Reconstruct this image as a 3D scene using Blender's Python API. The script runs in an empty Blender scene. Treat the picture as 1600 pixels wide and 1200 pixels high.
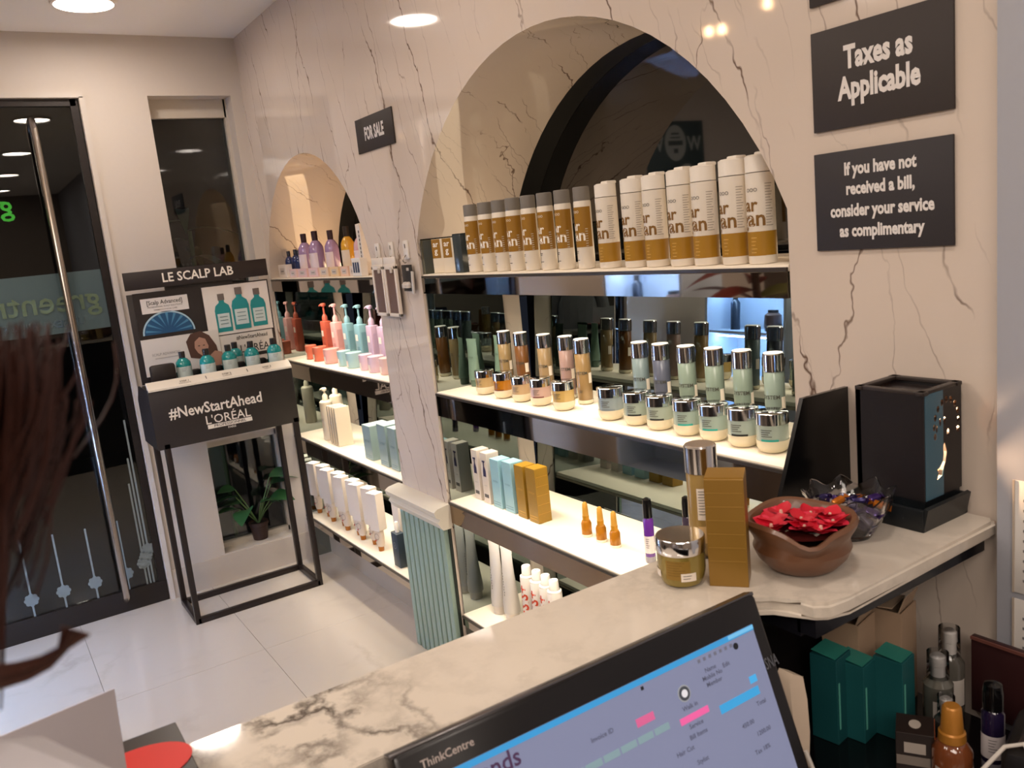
import bpy, bmesh, math, random
from mathutils import Vector, Matrix
random.seed(7)
PI = math.pi
S = bpy.context.scene
COL = S.collection

# ------------------------------------------------------------ camera
cam = bpy.data.cameras.new('camera'); camo = bpy.data.objects.new('camera', cam); COL.objects.link(camo)
RT = Vector((0.5461454, 0.8315631, -0.1011336)); UP = Vector((-0.0947694, 0.1812884, 0.978853)); FW = Vector((-0.8323124, 0.5250117, -0.1778166))
CAMP = Vector((4.2939, -1.3072, 1.58))
camo.matrix_world = Matrix(((RT.x, UP.x, -FW.x, CAMP.x), (RT.y, UP.y, -FW.y, CAMP.y), (RT.z, UP.z, -FW.z, CAMP.z), (0, 0, 0, 1)))
cam.sensor_width = 36; cam.lens = 36*1325.52/1600; cam.clip_start = .02; cam.clip_end = 60
cam.dof.use_dof = True; cam.dof.focus_distance = 2.4; cam.dof.aperture_fstop = 10
S.camera = camo
# ------------------------------------------------------------ world, exposure
w = bpy.data.worlds.new('night'); S.world = w; w.use_nodes = True
w.node_tree.nodes['Background'].inputs[0].default_value = (.012, .014, .02, 1)
w.node_tree.nodes['Background'].inputs[1].default_value = .6
S.view_settings.view_transform = 'Standard'; S.view_settings.look = 'None'; S.view_settings.gamma = 1
S.view_settings.use_curve_mapping = False; S.view_settings.exposure = 0.45
PANEL_E = 44.0       # radiance of the ceiling panels
LED_W = 2.3          # watts per shelf strip
WARM = (1, .87, .76); LEDC = (1, .88, .70)
FILL_W = 44.0
def area(name, loc, sx, sy, watts, colr, rot=(0, 0, 0)):
    L = bpy.data.lights.new(name, 'AREA'); L.shape = 'RECTANGLE'; L.size = sx; L.size_y = sy; L.energy = watts; L.color = colr
    o = bpy.data.objects.new(name, L); o.location = loc; o.rotation_euler = rot; COL.objects.link(o); return o
# added area lamps, out of view, that fill the room with light
area('salon_fill', (5.6, -2.2, 2.58), 1.6, 1.2, FILL_W, WARM)
area('salon_fill', (2.4, -2.6, 2.58), 2.0, .8, FILL_W*.8, WARM)

# ------------------------------------------------------------ helpers
def lin(h):
    h = h.lstrip('#'); o = []
    for i in (0, 2, 4):
        c = int(h[i:i+2], 16)/255; o.append(c/12.92 if c <= .04045 else ((c+.055)/1.055)**2.4)
    return (*o, 1)
MATS = {}
def mat(hexc, rough=.5, metal=0, trans=0, emit=0, coat=0, ior=1.45, alpha=1, bump=0, key=''):
    k = (hexc, rough, metal, trans, emit, coat, ior, alpha, bump, key)
    if k in MATS: return MATS[k]
    m = bpy.data.materials.new('m_'+hexc.strip('#')+'_'+str(len(MATS))); m.use_nodes = True
    b = m.node_tree.nodes['Principled BSDF']; I = b.inputs
    I['Base Color'].default_value = lin(hexc); I['Roughness'].default_value = rough; I['Metallic'].default_value = metal
    I['Transmission Weight'].default_value = trans; I['IOR'].default_value = ior; I['Coat Weight'].default_value = coat
    I['Alpha'].default_value = alpha
    if emit: I['Emission Color'].default_value = lin(hexc); I['Emission Strength'].default_value = emit
    nt = m.node_tree; N = nt.nodes; L = nt.links
    n = N.new('ShaderNodeTexNoise'); n.inputs['Scale'].default_value = 60 if not bump else 25
    tc = N.new('ShaderNodeTexCoord'); L.new(tc.outputs['Object'], n.inputs['Vector'])
    if bump:
        bp = N.new('ShaderNodeBump'); bp.inputs['Strength'].default_value = bump; bp.inputs['Distance'].default_value = .004
        L.new(n.outputs['Fac'], bp.inputs['Height']); L.new(bp.outputs['Normal'], I['Normal'])
    if not emit and not trans and not metal:      # faint procedural tone variation
        mx = N.new('ShaderNodeMix'); mx.data_type = 'RGBA'; mx.inputs[0].default_value = 0
        mr = N.new('ShaderNodeMapRange'); mr.inputs['To Min'].default_value = 0; mr.inputs['To Max'].default_value = .12
        L.new(n.outputs['Fac'], mr.inputs['Value']); L.new(mr.outputs[0], mx.inputs[0])
        c = lin(hexc); mx.inputs[6].default_value = c; mx.inputs[7].default_value = tuple(x*.8 for x in c[:3])+(1,)
        L.new(mx.outputs[2], I['Base Color'])
    MATS[k] = m; return m
def nodes(m): return m.node_tree.nodes, m.node_tree.links

def veined(name, base, vein, scale=(1.6, 1.6, .55), width=.012, rough=.07, tilt=.35, keep=(.42, .6), soft=.0, base2=None, distort=.35, fine=3.2, ymask=None):
    m = bpy.data.materials.new(name); m.use_nodes = True; N, L = nodes(m); b = N['Principled BSDF']
    tc = N.new('ShaderNodeTexCoord'); mp = N.new('ShaderNodeMapping'); mp.inputs['Scale'].default_value = scale; mp.inputs['Rotation'].default_value = (0, tilt, 0)
    L.new(tc.outputs['Object'], mp.inputs[0])
    n1 = N.new('ShaderNodeTexNoise'); n1.inputs['Scale'].default_value = fine; n1.inputs['Detail'].default_value = 6; n1.inputs['Roughness'].default_value = .62
    L.new(mp.outputs[0], n1.inputs['Vector'])
    vm = N.new('ShaderNodeVectorMath'); vm.operation = 'MULTIPLY_ADD'
    L.new(n1.outputs['Color'], vm.inputs[0]); vm.inputs[1].default_value = (distort,)*3; L.new(mp.outputs[0], vm.inputs[2])
    fac = None
    for i, (sc, wd, kp, st) in enumerate(((1.3, width, keep, 1.0), (3.1, width*1.1, (keep[0]+.04, keep[1]+.08), .7))):
        vo = N.new('ShaderNodeTexVoronoi'); vo.feature = 'DISTANCE_TO_EDGE'; vo.inputs['Scale'].default_value = sc
        L.new(vm.outputs[0], vo.inputs['Vector'])
        r = N.new('ShaderNodeMapRange'); r.inputs['From Min'].default_value = 0; r.inputs['From Max'].default_value = wd*sc
        r.inputs['To Min'].default_value = st; r.inputs['To Max'].default_value = 0; L.new(vo.outputs['Distance'], r.inputs['Value'])
        nm = N.new('ShaderNodeTexNoise'); nm.inputs['Scale'].default_value = 2.2+i*2; nm.inputs['Detail'].default_value = 3; L.new(mp.outputs[0], nm.inputs['Vector'])
        r2 = N.new('ShaderNodeMapRange'); r2.inputs['From Min'].default_value = kp[0]; r2.inputs['From Max'].default_value = kp[1]; L.new(nm.outputs['Fac'], r2.inputs['Value'])
        mu = N.new('ShaderNodeMath'); mu.operation = 'MULTIPLY'; L.new(r.outputs[0], mu.inputs[0]); L.new(r2.outputs[0], mu.inputs[1])
        if fac is None: fac = mu
        else:
            ad = N.new('ShaderNodeMath'); ad.operation = 'MAXIMUM'; L.new(fac.outputs[0], ad.inputs[0]); L.new(mu.outputs[0], ad.inputs[1]); fac = ad
    if ymask:                                # the slab is plain in its middle, heavily veined at its far end
        sp = N.new('ShaderNodeSeparateXYZ'); L.new(tc.outputs['Object'], sp.inputs[0]); mr = N.new('ShaderNodeMapRange'); L.new(sp.outputs['Y'], mr.inputs['Value'])
        mr.inputs['From Min'].default_value = ymask[0]; mr.inputs['From Max'].default_value = ymask[1]; mr.inputs['To Min'].default_value = ymask[2]; mr.inputs['To Max'].default_value = 1
        mm = N.new('ShaderNodeMath'); mm.operation = 'MULTIPLY'; L.new(fac.outputs[0], mm.inputs[0]); L.new(mr.outputs[0], mm.inputs[1]); fac = mm
    nb = N.new('ShaderNodeTexNoise'); nb.inputs['Scale'].default_value = 1.1; nb.inputs['Detail'].default_value = 4; L.new(vm.outputs[0], nb.inputs['Vector'])
    mb = N.new('ShaderNodeMix'); mb.data_type = 'RGBA'; L.new(nb.outputs['Fac'], mb.inputs[0])
    mb.inputs[6].default_value = lin(base); mb.inputs[7].default_value = lin(base2 or base)
    mx = N.new('ShaderNodeMix'); mx.data_type = 'RGBA'; L.new(fac.outputs[0], mx.inputs[0]); L.new(mb.outputs[2], mx.inputs[6]); mx.inputs[7].default_value = lin(vein)
    L.new(mx.outputs[2], b.inputs['Base Color']); b.inputs['Roughness'].default_value = rough
    return m

def streaked(name, base, base2, vein):     # long, thin, near-vertical veins
    m = bpy.data.materials.new(name); m.use_nodes = True; N, L = nodes(m); b = N['Principled BSDF']
    tc = N.new('ShaderNodeTexCoord'); sp = N.new('ShaderNodeSeparateXYZ'); L.new(tc.outputs['Object'], sp.inputs[0])
    def M(op, a, b_=None, c=None):
        n = N.new('ShaderNodeMath'); n.operation = op
        for k, v in enumerate((a, b_, c)):
            if v is None: continue
            if isinstance(v, (int, float)): n.inputs[k].default_value = v
            else: L.new(v, n.inputs[k])
        return n.outputs[0]
    def noise(vec_scale, sc, det, off=0, rough=.6):
        mp = N.new('ShaderNodeMapping'); mp.inputs['Scale'].default_value = vec_scale; mp.inputs['Location'].default_value = (off, off*.7, off*1.3); L.new(tc.outputs['Object'], mp.inputs[0])
        n = N.new('ShaderNodeTexNoise'); n.inputs['Scale'].default_value = sc; n.inputs['Detail'].default_value = det; n.inputs['Roughness'].default_value = rough; L.new(mp.outputs[0], n.inputs['Vector']); return n.outputs['Fac']
    tot = None
    for lean, freq, amp, wd, lo, hi, st, off in ((.30, 3.4, .9, .013, .45, .53, 1.0, 0), (-.28, 2.2, .9, .008, .50, .57, .85, 3), (.38, 7.0, 1.3, .017, .49, .60, .6, 7), (.20, 6.0, 1.5, .015, .49, .58, .55, 11), (.25, 11, 2.2, .022, .50, .62, .35, 17)):
        u = M('ADD', M('MULTIPLY_ADD', sp.outputs['Y'], .9, sp.outputs['X']), M('MULTIPLY', sp.outputs['Z'], lean))
        d = M('MULTIPLY', noise((1, 1, .55), 2.6, 5, off), amp)
        d2 = M('MULTIPLY', noise((1, 1, .8), 14, 3, off+2, .7), amp*.13)
        f = M('PINGPONG', M('ADD', M('ADD', M('MULTIPLY', u, freq), d), d2), .5)
        wv = M('MULTIPLY', noise((1, 1, 1), 9, 2, off+5), wd*1.8)
        ln = M('SUBTRACT', 1.0, M('DIVIDE', f, wv)); ln = M('MAXIMUM', ln, 0.0); ln = M('POWER', ln, .7)
        mk = N.new('ShaderNodeMapRange'); mk.inputs['From Min'].default_value = lo; mk.inputs['From Max'].default_value = hi; L.new(noise((1, 1, .6), 3.4, 3, off+9), mk.inputs['Value'])
        v = M('MULTIPLY', M('MULTIPLY', ln, mk.outputs[0]), st); tot = v if tot is None else M('MAXIMUM', tot, v)
    mb = N.new('ShaderNodeMix'); mb.data_type = 'RGBA'; L.new(noise((1, 1, .5), 2.2, 4, 20), mb.inputs[0]); mb.inputs[6].default_value = lin(base); mb.inputs[7].default_value = lin(base2)
    mx = N.new('ShaderNodeMix'); mx.data_type = 'RGBA'; L.new(tot, mx.inputs[0]); L.new(mb.outputs[2], mx.inputs[6]); mx.inputs[7].default_value = lin(vein)
    L.new(mx.outputs[2], b.inputs['Base Color']); b.inputs['Roughness'].default_value = .05
    return m

class B:                                   # small mesh builder
    def __init__(s): s.b = bmesh.new()
    def box(s, c, d, bev=0, rot=None):
        r = bmesh.ops.create_cube(s.b, size=1); vs = r['verts']
        for v in vs: v.co = Vector((v.co.x*d[0], v.co.y*d[1], v.co.z*d[2]))
        if bev:
            es = list({e for v in vs for e in v.link_edges})
            g = bmesh.ops.bevel(s.b, geom=es, offset=bev, segments=2, affect='EDGES', profile=.5); vs = list({v for f in g['faces'] for v in f.verts} | {v for v in vs if v.is_valid})
        for v in vs:
            if rot: v.co = rot @ v.co
            v.co += Vector(c)
        return s
    def lathe(s, prof, seg=20, c=(0, 0, 0), sx=1, sy=1, fn=None):
        rings = []
        for r, z in prof:
            if r < 1e-6: rings.append([s.b.verts.new((c[0], c[1], c[2]+z))]); continue
            ring = []
            for i in range(seg):
                a = 2*PI*i/seg; x, y, zz = r*math.cos(a)*sx, r*math.sin(a)*sy, z
                if fn: x, y, zz = fn(x, y, zz, a)
                ring.append(s.b.verts.new((c[0]+x, c[1]+y, c[2]+zz)))
            rings.append(ring)
        for p, q in zip(rings, rings[1:]):
            if len(p) == 1 and len(q) == 1: continue
            for i in range(seg):
                j = (i+1) % seg
                if len(p) == 1: s.b.faces.new((p[0], q[j], q[i]))
                elif len(q) == 1: s.b.faces.new((p[i], p[j], q[0]))
                else: s.b.faces.new((p[i], p[j], q[j], q[i]))
        return s
    def prism(s, poly, a, b_, f):           # poly 2D, extruded from a to b_, f(u,v,t)->xyz
        A = [s.b.verts.new(f(u, v, a)) for u, v in poly]; Z = [s.b.verts.new(f(u, v, b_)) for u, v in poly]
        s.b.faces.new(A); s.b.faces.new(Z[::-1])
        n = len(poly)
        for i in range(n): s.b.faces.new((A[i], Z[i], Z[(i+1) % n], A[(i+1) % n]))
        return s
    def strip(s, P, Q):                     # ribbon between two polylines
        a = [s.b.verts.new(p) for p in P]; b_ = [s.b.verts.new(p) for p in Q]
        for i in range(len(P)-1): s.b.faces.new((a[i], a[i+1], b_[i+1], b_[i]))
        return s
    def tube(s, pts, r, seg=8, taper=None):
        pts = [Vector(p) for p in pts]; rings = []
        for i, p in enumerate(pts):
            d = (pts[min(i+1, len(pts)-1)]-pts[max(i-1, 0)]).normalized()
            a = d.orthogonal().normalized() if i == 0 else (pa - d*pa.dot(d)).normalized()
            pa = a; b_ = d.cross(a); rr = r*(taper[i] if taper else 1)
            rings.append([s.b.verts.new(p+(a*math.cos(t)+b_*math.sin(t))*rr) for t in [2*PI*k/seg for k in range(seg)]])
        for p, q in zip(rings, rings[1:]):
            for i in range(seg): s.b.faces.new((p[i], p[(i+1) % seg], q[(i+1) % seg], q[i]))
        s.b.faces.new(rings[0][::-1]); s.b.faces.new(rings[-1])
        return s
    def cyl(s, c, r, h, seg=20, axis=2, r2=None):
        r2 = r if r2 is None else r2; n0 = len(s.b.verts)
        s.lathe([(0, 0), (r, 0), (r2, h), (0, h)], seg)
        s.b.verts.ensure_lookup_table()
        for v in s.b.verts[n0:]:
            p = v.co
            if axis == 0: v.co = Vector((p.z, p.x, p.y))
            elif axis == 1: v.co = Vector((p.x, p.z, p.y))
            v.co += Vector(c)
        return s
def obj(name, b, m, parent=None, loc=None, smooth=True, sharp=38):
    bm = b.b if isinstance(b, B) else b
    bmesh.ops.recalc_face_normals(bm, faces=bm.faces)
    me = bpy.data.meshes.new(name)
    if smooth:
        for f in bm.faces: f.smooth = True
        for e in bm.edges:
            if len(e.link_faces) == 2 and e.calc_face_angle(0) > math.radians(sharp): e.smooth = False
    bm.to_mesh(me); bm.free()
    return mobj(name, me, m, parent, loc)
def mobj(name, me, m, parent=None, loc=None):
    o = bpy.data.objects.new(name, me); COL.objects.link(o)
    if m and not me.materials: me.materials.append(m)
    if parent: o.parent = parent
    if loc: o.location = loc
    return o
def thing(name, label, cat, loc=(0, 0, 0), rz=0, group=None):
    o = bpy.data.objects.new(name, None); COL.objects.link(o); o.empty_display_size = .02
    o.location = loc; o.rotation_euler = (0, 0, rz)
    return tag(o, label, cat, group)
def tag(o, label, cat, group=None):
    o['label'] = label; o['category'] = cat
    if group: o['group'] = group
    return o
def struct(o): o['kind'] = 'structure'; return o
def dup(root, loc, rz=0, label=None, group=None):
    r = root.copy(); COL.objects.link(r); r.location = loc; r.rotation_euler = (0, 0, rz)
    if label: r['label'] = label
    if group: r['group'] = group
    for ch in list(root.children):
        c = ch.copy(); COL.objects.link(c); c.parent = r
        for g in list(ch.children):
            d = g.copy(); COL.objects.link(d); d.parent = c
    return r
ORD = ['first', 'second', 'third', 'fourth', 'fifth', 'sixth', 'seventh', 'eighth', 'ninth', 'tenth', 'eleventh', 'twelfth']
TC = {}
def textmesh(s, size, bold=0.0, cond=1.0, align='CENTER', space=1.0):
    cu = bpy.data.curves.new('lettering', 'FONT'); cu.body = s; cu.size = size; cu.align_x = align; cu.align_y = 'CENTER'
    cu.resolution_u = 2; cu.offset = bold*size; cu.space_line = space; cu.space_character = 1.0
    o = bpy.data.objects.new('lettering', cu); me = bpy.data.meshes.new_from_object(o)
    bpy.data.objects.remove(o); bpy.data.curves.remove(cu)
    for v in me.vertices: v.co.x *= cond
    me.name = 'lettering'; return me
# frames: 'F' faces -y (reads left to right along +x); 'X' faces +x (reads along +y); 'D' faces -x (reads along -y); 'T' lies flat
FR = {'F': ((1, 0, 0), (0, 0, 1)), 'X': ((0, 1, 0), (0, 0, 1)), 'D': ((0, -1, 0), (0, 0, 1)), 'T': ((0, 1, 0), (-1, 0, 0))}
def text(s, size, loc, m, parent=None, face='F', bold=0, cond=1, wrap=None, align='CENTER', name='lettering', mirror=False, frame=None):
    me = textmesh(s, size, bold, cond, align); a, b_ = (Vector(q) for q in (frame or FR[face])); L = Vector(loc)
    for v in me.vertices:
        x, y = (-v.co.x if mirror else v.co.x), v.co.y
        if wrap:
            t = x/wrap+(L.x/wrap); v.co = Vector((wrap*math.sin(t), -wrap*math.cos(t), L.z+y))
        else: v.co = L+a*x+b_*y
    return mobj(name, me, m, parent)
def patch(R, z0, z1, a0, a1, n=8):          # curved label on a cylinder facing -y
    b = B(); A = [a0+(a1-a0)*i/n for i in range(n+1)]
    return b.strip([(R*math.sin(a), -R*math.cos(a), z0) for a in A], [(R*math.sin(a), -R*math.cos(a), z1) for a in A])
def quad(c, w_, h, face='F', t=.0006, frame=None):
    a, b_ = (Vector(q) for q in (frame or FR[face])); n = a.cross(b_); c = Vector(c); b = B()
    return b.prism([(-w_/2, -h/2), (w_/2, -h/2), (w_/2, h/2), (-w_/2, h/2)], 0, t, lambda u, v, s: c+a*u+b_*v+n*s)
def disc(c, rx, ry, face='F', t=.0006, n=24, frame=None):
    a, b_ = (Vector(q) for q in (frame or FR[face])); nn = a.cross(b_); c = Vector(c); b = B()
    return b.prism([(rx*math.cos(2*PI*i/n), ry*math.sin(2*PI*i/n)) for i in range(n)], 0, t, lambda u, v, s: c+a*u+b_*v+nn*s)
def poly(pts, face, org, t=.0006, frame=None):
    a, b_ = (Vector(q) for q in (frame or FR[face])); nn = a.cross(b_); c = Vector(org); b = B()
    return b.prism(pts, 0, t, lambda u, v, s: c+a*u+b_*v+nn*s)

# ------------------------------------------------------------ shared materials
MARBLE = streaked('cream_marble', '#d8cabe', '#cbbcae', '#5d4436')
LEDGE_M = veined('ledge_marble', '#d6ccbf', '#544c45', scale=(2.6, 2.6, 2.6), width=.05, rough=.06, tilt=0, keep=(.34, .52), base2='#cbc0b2', distort=.9, fine=2.6, ymask=(-.92, -1.02, .16))
PLASTER = mat('#cfc5bb', .6, key='plaster'); CEIL = mat('#f6f1eb', .7)
WHITE = mat('#efe9e2', .35); INK = mat('#26221f', .5); BLACK = mat('#151312', .35); GLOSSB = mat('#0c0b0c', .12)
CHROME = mat('#e6e6e8', .11, 1); STEEL = mat('#b0a69c', .25, 1); GOLD = mat('#a3701c', .35); GOLDM = mat('#b5842f', .3, .6)
SMOKE = mat('#aaa198', .03, 1)          # mirror fascia
MIRR = mat('#8a9290', .01, 1)
DARKGL = mat('#050506', .03, ior=1.9)
LIT = mat('#fff3df', .5, key='lit')
def glassmat(name, tint, rough=0.0, refl=1.5, mixc=.0):
    m = bpy.data.materials.new(name); m.use_nodes = True; N, L = nodes(m)
    for n in list(N):
        if n.type == 'BSDF_PRINCIPLED': N.remove(n)
    out = N['Material Output']; tr = N.new('ShaderNodeBsdfTransparent'); tr.inputs[0].default_value = tint
    gl = N.new('ShaderNodeBsdfGlossy'); gl.inputs['Roughness'].default_value = rough
    fr = N.new('ShaderNodeFresnel'); fr.inputs[0].default_value = refl; mx = N.new('ShaderNodeMixShader')
    L.new(fr.outputs[0], mx.inputs[0]); L.new(tr.outputs[0], mx.inputs[1]); L.new(gl.outputs[0], mx.inputs[2]); L.new(mx.outputs[0], out.inputs[0])
    return m
PANE = glassmat('window_glass', (.8, .84, .84, 1), refl=1.6)
CLEAR = glassmat('clear_glass', (.93, .94, .95, 1), refl=1.45)
FROST = mat('#8fa2a6', .5, alpha=.55)

# ------------------------------------------------------------ room shell
XB = .08                                    # back wall plane (entrance wall)
def arc(cx, zc, r, half, n=30):
    a0 = math.asin(half/r); return [(cx+r*math.sin(-a0+2*a0*i/n), zc+r*math.cos(-a0+2*a0*i/n)) for i in range(n+1)]
A1 = arc(.72, 1.348, .637, .635); A2 = arc(2.477, 1.249, .821, .757)
out = [(3.626, 2.6), (XB, 2.6), (XB, 0), (.085, 0)]+A1+[(1.355, 0), (1.72, 0)]+A2+[(3.234, 0), (3.626, 0)]
b = B(); b.prism(out, 0, .012, lambda u, v, s: (u, s, v))
struct(obj('wall_right', b, MARBLE))
# niches: marble reveal, black reveal, dark glass
for k, (cx, a_, AA, rr) in enumerate(((.72, .635, A1, (.36, .44)), (2.477, .757, A2, (.385, .47)))):
    pts = [(cx-a_, 0)]+AA+[(cx+a_, 0)]
    b = B(); b.strip([(u, .012, v) for u, v in pts], [(u, rr[0], v) for u, v in pts]); struct(obj('trim_%d' % (k+1), b, MARBLE))
    pts = [(cx-a_, 1.34)]+AA+[(cx+a_, 1.34)]
    b = B(); b.strip([(u, rr[0], v) for u, v in pts], [(u, rr[1], v) for u, v in pts]); struct(obj('trim_%d' % (k+5), b, mat('#161514', .5)))
    g = B(); g.box((cx, rr[1]+.004, 1.78), (2*a_+.02, .006, .80)); struct(obj('window_%d' % (k+3), g, DARKGL))
    g = B(); g.box((cx, .392, .715), (2*a_, .006, 1.46), 0, None); [setattr(v, 'co', v.co+Vector((0, (v.co.z-.7)*.045, 0))) for v in g.b.verts]
    tag(obj('mirror_panel', g, MIRR, smooth=False), 'back mirror panel behind the shelves of the %s arch' % ('small left', 'big right')[k], 'mirror')
    g = B(); g.box((cx, .34, 1.447), (2*a_-.01, .06, .006)); obj('trim_%d' % (k+16), g, mat('#2a2622', .5))['kind'] = 'structure'
    for s in (-1, 1):
        g = B(); x0 = cx+s*(a_-.004)
        if k == 0: g.box((x0, .16, .72), (.006, .30, 1.44))
        else: g.box((x0, .16, .79), (.006, .30, 1.58))
        tag(obj('mirror_panel', g, MIRR), 'narrow %s side mirror lining the %s arch' % (('left', 'right')[s > 0], ('small', 'big')[k]), 'mirror')
# kick panel below the niches
b = B(); b.box((1.66, .11, .10), (3.16, .012, .20)); struct(obj('baseboard_right', b, mat('#b3a596', .15)))
b = B(); b.box((1.66, .1, .115), (3.15, .012, .006)); struct(obj('trim_11', b, mat('#6d625a', .3)))
# entrance wall with door opening and two window recesses
YD0, YD1, ZD = -.715, -1.46, 2.33
def wallbox(y0, y1, z0, z1, x0=-.14, x1=XB): return ((x0+x1)/2, (y0+y1)/2, (z0+z1)/2), (x1-x0, abs(y1-y0), z1-z0)
b = B()
for a_ in ((0.012, -.055, 0, 2.6), (-.43, YD0, 0, 2.6), (YD1, -3.6, 0, 2.6), (-.055, -.43, 2.34, 2.6), (YD0, YD1, ZD, 2.6), (-.055, -.43, .72, 1.12), (-.055, -.43, 0, .147)):
    b.box(*wallbox(*a_))
struct(obj('wall_back', b, PLASTER))
b = B(); b.box((XB+.004, -.355, .0705), (.008, .71, .141)); struct(obj('baseboard_back', b, mat('#c9bdb0', .3)))
for n_, (z0, z1, zf) in enumerate(((1.12, 2.34, .085), (.147, .72, .05))):
    b = B(); ym = (-.055-.43)/2
    b.box((-.03, -.422, (z0+z1)/2), (.03, .016, z1-z0)); b.box((-.03, -.063, (z0+z1)/2), (.03, .016, z1-z0))
    b.box((-.03, ym, z1-zf/2), (.03, .36, zf)); b.box((-.03, ym, z0+.012), (.03, .36, .024))
    fr = struct(obj('window_%d' % (n_+1), b, mat('#c9c0b4', .5)))
    g = B(); g.box((-.045, ym, (z0+z1)/2), (.005, .35, z1-z0)); obj('pane', g, PANE, fr)
# door 1
dr = struct(obj('door_1', B().box((.055, YD0-.02, ZD/2), (.03, .03, ZD)).box((.055, YD1+.02, ZD/2), (.03, .03, ZD)).box((.055, (YD0+YD1)/2, ZD-.015), (.03, .72, .03)).box((.055, (YD0+YD1)/2, .05), (.035, .74, .10)), mat('#2b2523', .35, .3)))
b = B(); b.box((XB+.006, YD0+.012, ZD/2), (.014, .022, ZD+.01)); b.box((XB+.006, (YD0+YD1)/2, ZD+.012), (.014, .78, .022)); b.box((XB+.006, YD1-.012, ZD/2), (.014, .022, ZD+.01)); struct(obj('trim_12', b, mat('#cfc6bd', .4)))
g = B(); g.box((.055, (YD0+YD1)/2, 1.21), (.008, .70, 2.22)); obj('pane', g, PANE, dr)
g = B(); g.box((.0505, (YD0+YD1)/2, 1.464), (.0012, .69, .262)); obj('frosted_band', g, mat('#9fb8c2', .6, alpha=.92), dr)
DG = mat('#4c5d52', .6)
text('greentrends', .140, (.0622, -1.115, 1.470), mat('#5f7058', .6), dr, 'X', .01, 1.0, mirror=True, align='CENTER')
text('UNISEX HAIR & STYLE SALON', .045, (.0620, -.86-.27, 1.375), mat('#56666c', .6), dr, 'X', .006, .95, mirror=True)
text('greentrends', .12, (.0620, -1.005-.33, 1.895), mat('#2f9a28', .5, emit=.12), dr, 'X', .012, 1.0, mirror=True)
g = B(); g.tube([(.075, -.905, .06), (.125, -.905, .09), (.125, -.912, 2.20), (.075, -.912, 2.24)], .017, 12); obj('door_handle', g, STEEL, dr)
for i, (y, h) in enumerate(((-1.277, .36), (-1.148, .35), (-1.016, .34), (-.88, .34), (-.80, .5), (-.785, .62), (-.77, .8))):
    g = B(); g.box((.0605, y, .10+h/2), (.001, .008, h))
    for k in range(8):
        a_ = k*PI/4; n0 = len(g.b.verts); g.cyl((.060, y+.02*math.cos(a_), .178+(.03*(i-3) if i > 3 else 0)+.02*math.sin(a_)), .011, .001, 8, axis=0)
    g.cyl((.060, y, .178+(.03*(i-3) if i > 3 else 0)), .018, .0012, 10, axis=0)
    obj('etched_flower', g, mat('#99a5a8', .6, alpha=.6), dr)
# other walls, ceiling
b = B(); b.box((4.0, -3.65, 1.3), (8.2, .1, 2.6)); struct(obj('wall_left', b, mat('#5a5049', .4)))
b = B(); b.box((8.05, -1.8, 1.3), (.1, 3.7, 2.6)); struct(obj('wall_front', b, mat('#8b7e72', .6)))
b = B(); b.box((5.85, .02, 1.3), (4.44, .1, 2.6)); struct(obj('trim_13', b, mat('#9fa0a8', .5)))
b = B(); b.box((3.93, -1.8, 2.65), (8.15, 3.9, .1)); struct(obj('ceiling', b, CEIL))
# floor tiles
FT = [veined('floor_tile', '#cdc2b6', '#b3a699', scale=(1, 1, 1), width=.03, rough=.13, tilt=0, keep=(.5, .8), base2='#c3b8ac', distort=.6, fine=1.5)]
fl = struct(obj('floor', B().box((3.9, -1.7, -.03), (8.3, 4.1, .04)), mat('#8a7e74', .6)))
ys = [.14, -.52, -1.113, -1.706, -2.299, -2.892, -3.6]; xs = [-.25, .95, 2.15, 3.35, 4.55, 5.75, 6.95, 8.0]
for y1, y0 in zip(ys, ys[1:]):
    for x0, x1 in zip(xs, xs[1:]):
        bx = B().box(((x0+x1)/2, (y0+y1)/2, -.005), (x1-x0-.0014, y1-y0-.0014, .01), .0006); obj('tile', bx, FT[0], fl, smooth=False)
# outside
b = B(); b.box((-2.2, -1.5, -.04), (4.0, 6, .05)); struct(obj('trim_14', b, mat('#3b3530', .7)))
b = B(); b.box((-4.0, -1.5, 1.5), (.1, 7, 3.2)); struct(obj('trim_15', b, mat('#2c2826', .7)))

# ceiling panels
def ceiling_light(x, y, label):
    t = thing('ceiling_light', label, 'light', (x, y, 2.6), group='round ceiling lights')
    obj('rim', B().lathe([(.112, 0), (.118, -.004), (.116, -.014), (.106, -.016), (.104, -.006)], 32), WHITE, t)
    obj('diffuser', B().lathe([(0, -.009), (.105, -.009)], 32), mat('#fff0e2', .5, emit=PANEL_E), t); return t
ceiling_light(.575, -.705, 'round glowing ceiling light above the display stand by the door')
for i, x in enumerate((2.25, 3.9, 5.5, 7.1)): ceiling_light(x, -.70, '%s round ceiling light behind the one above the door' % ORD[i])
for x in (2.3, 4.6, 6.8): ceiling_light(x, -2.5, 'added round fill light over the inner salon, %s' % {2.3: 'nearest the entrance', 4.6: 'middle', 6.8: 'farthest from the entrance'}[x])  # unseen extra panels, added to fill the back of the room with light

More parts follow.
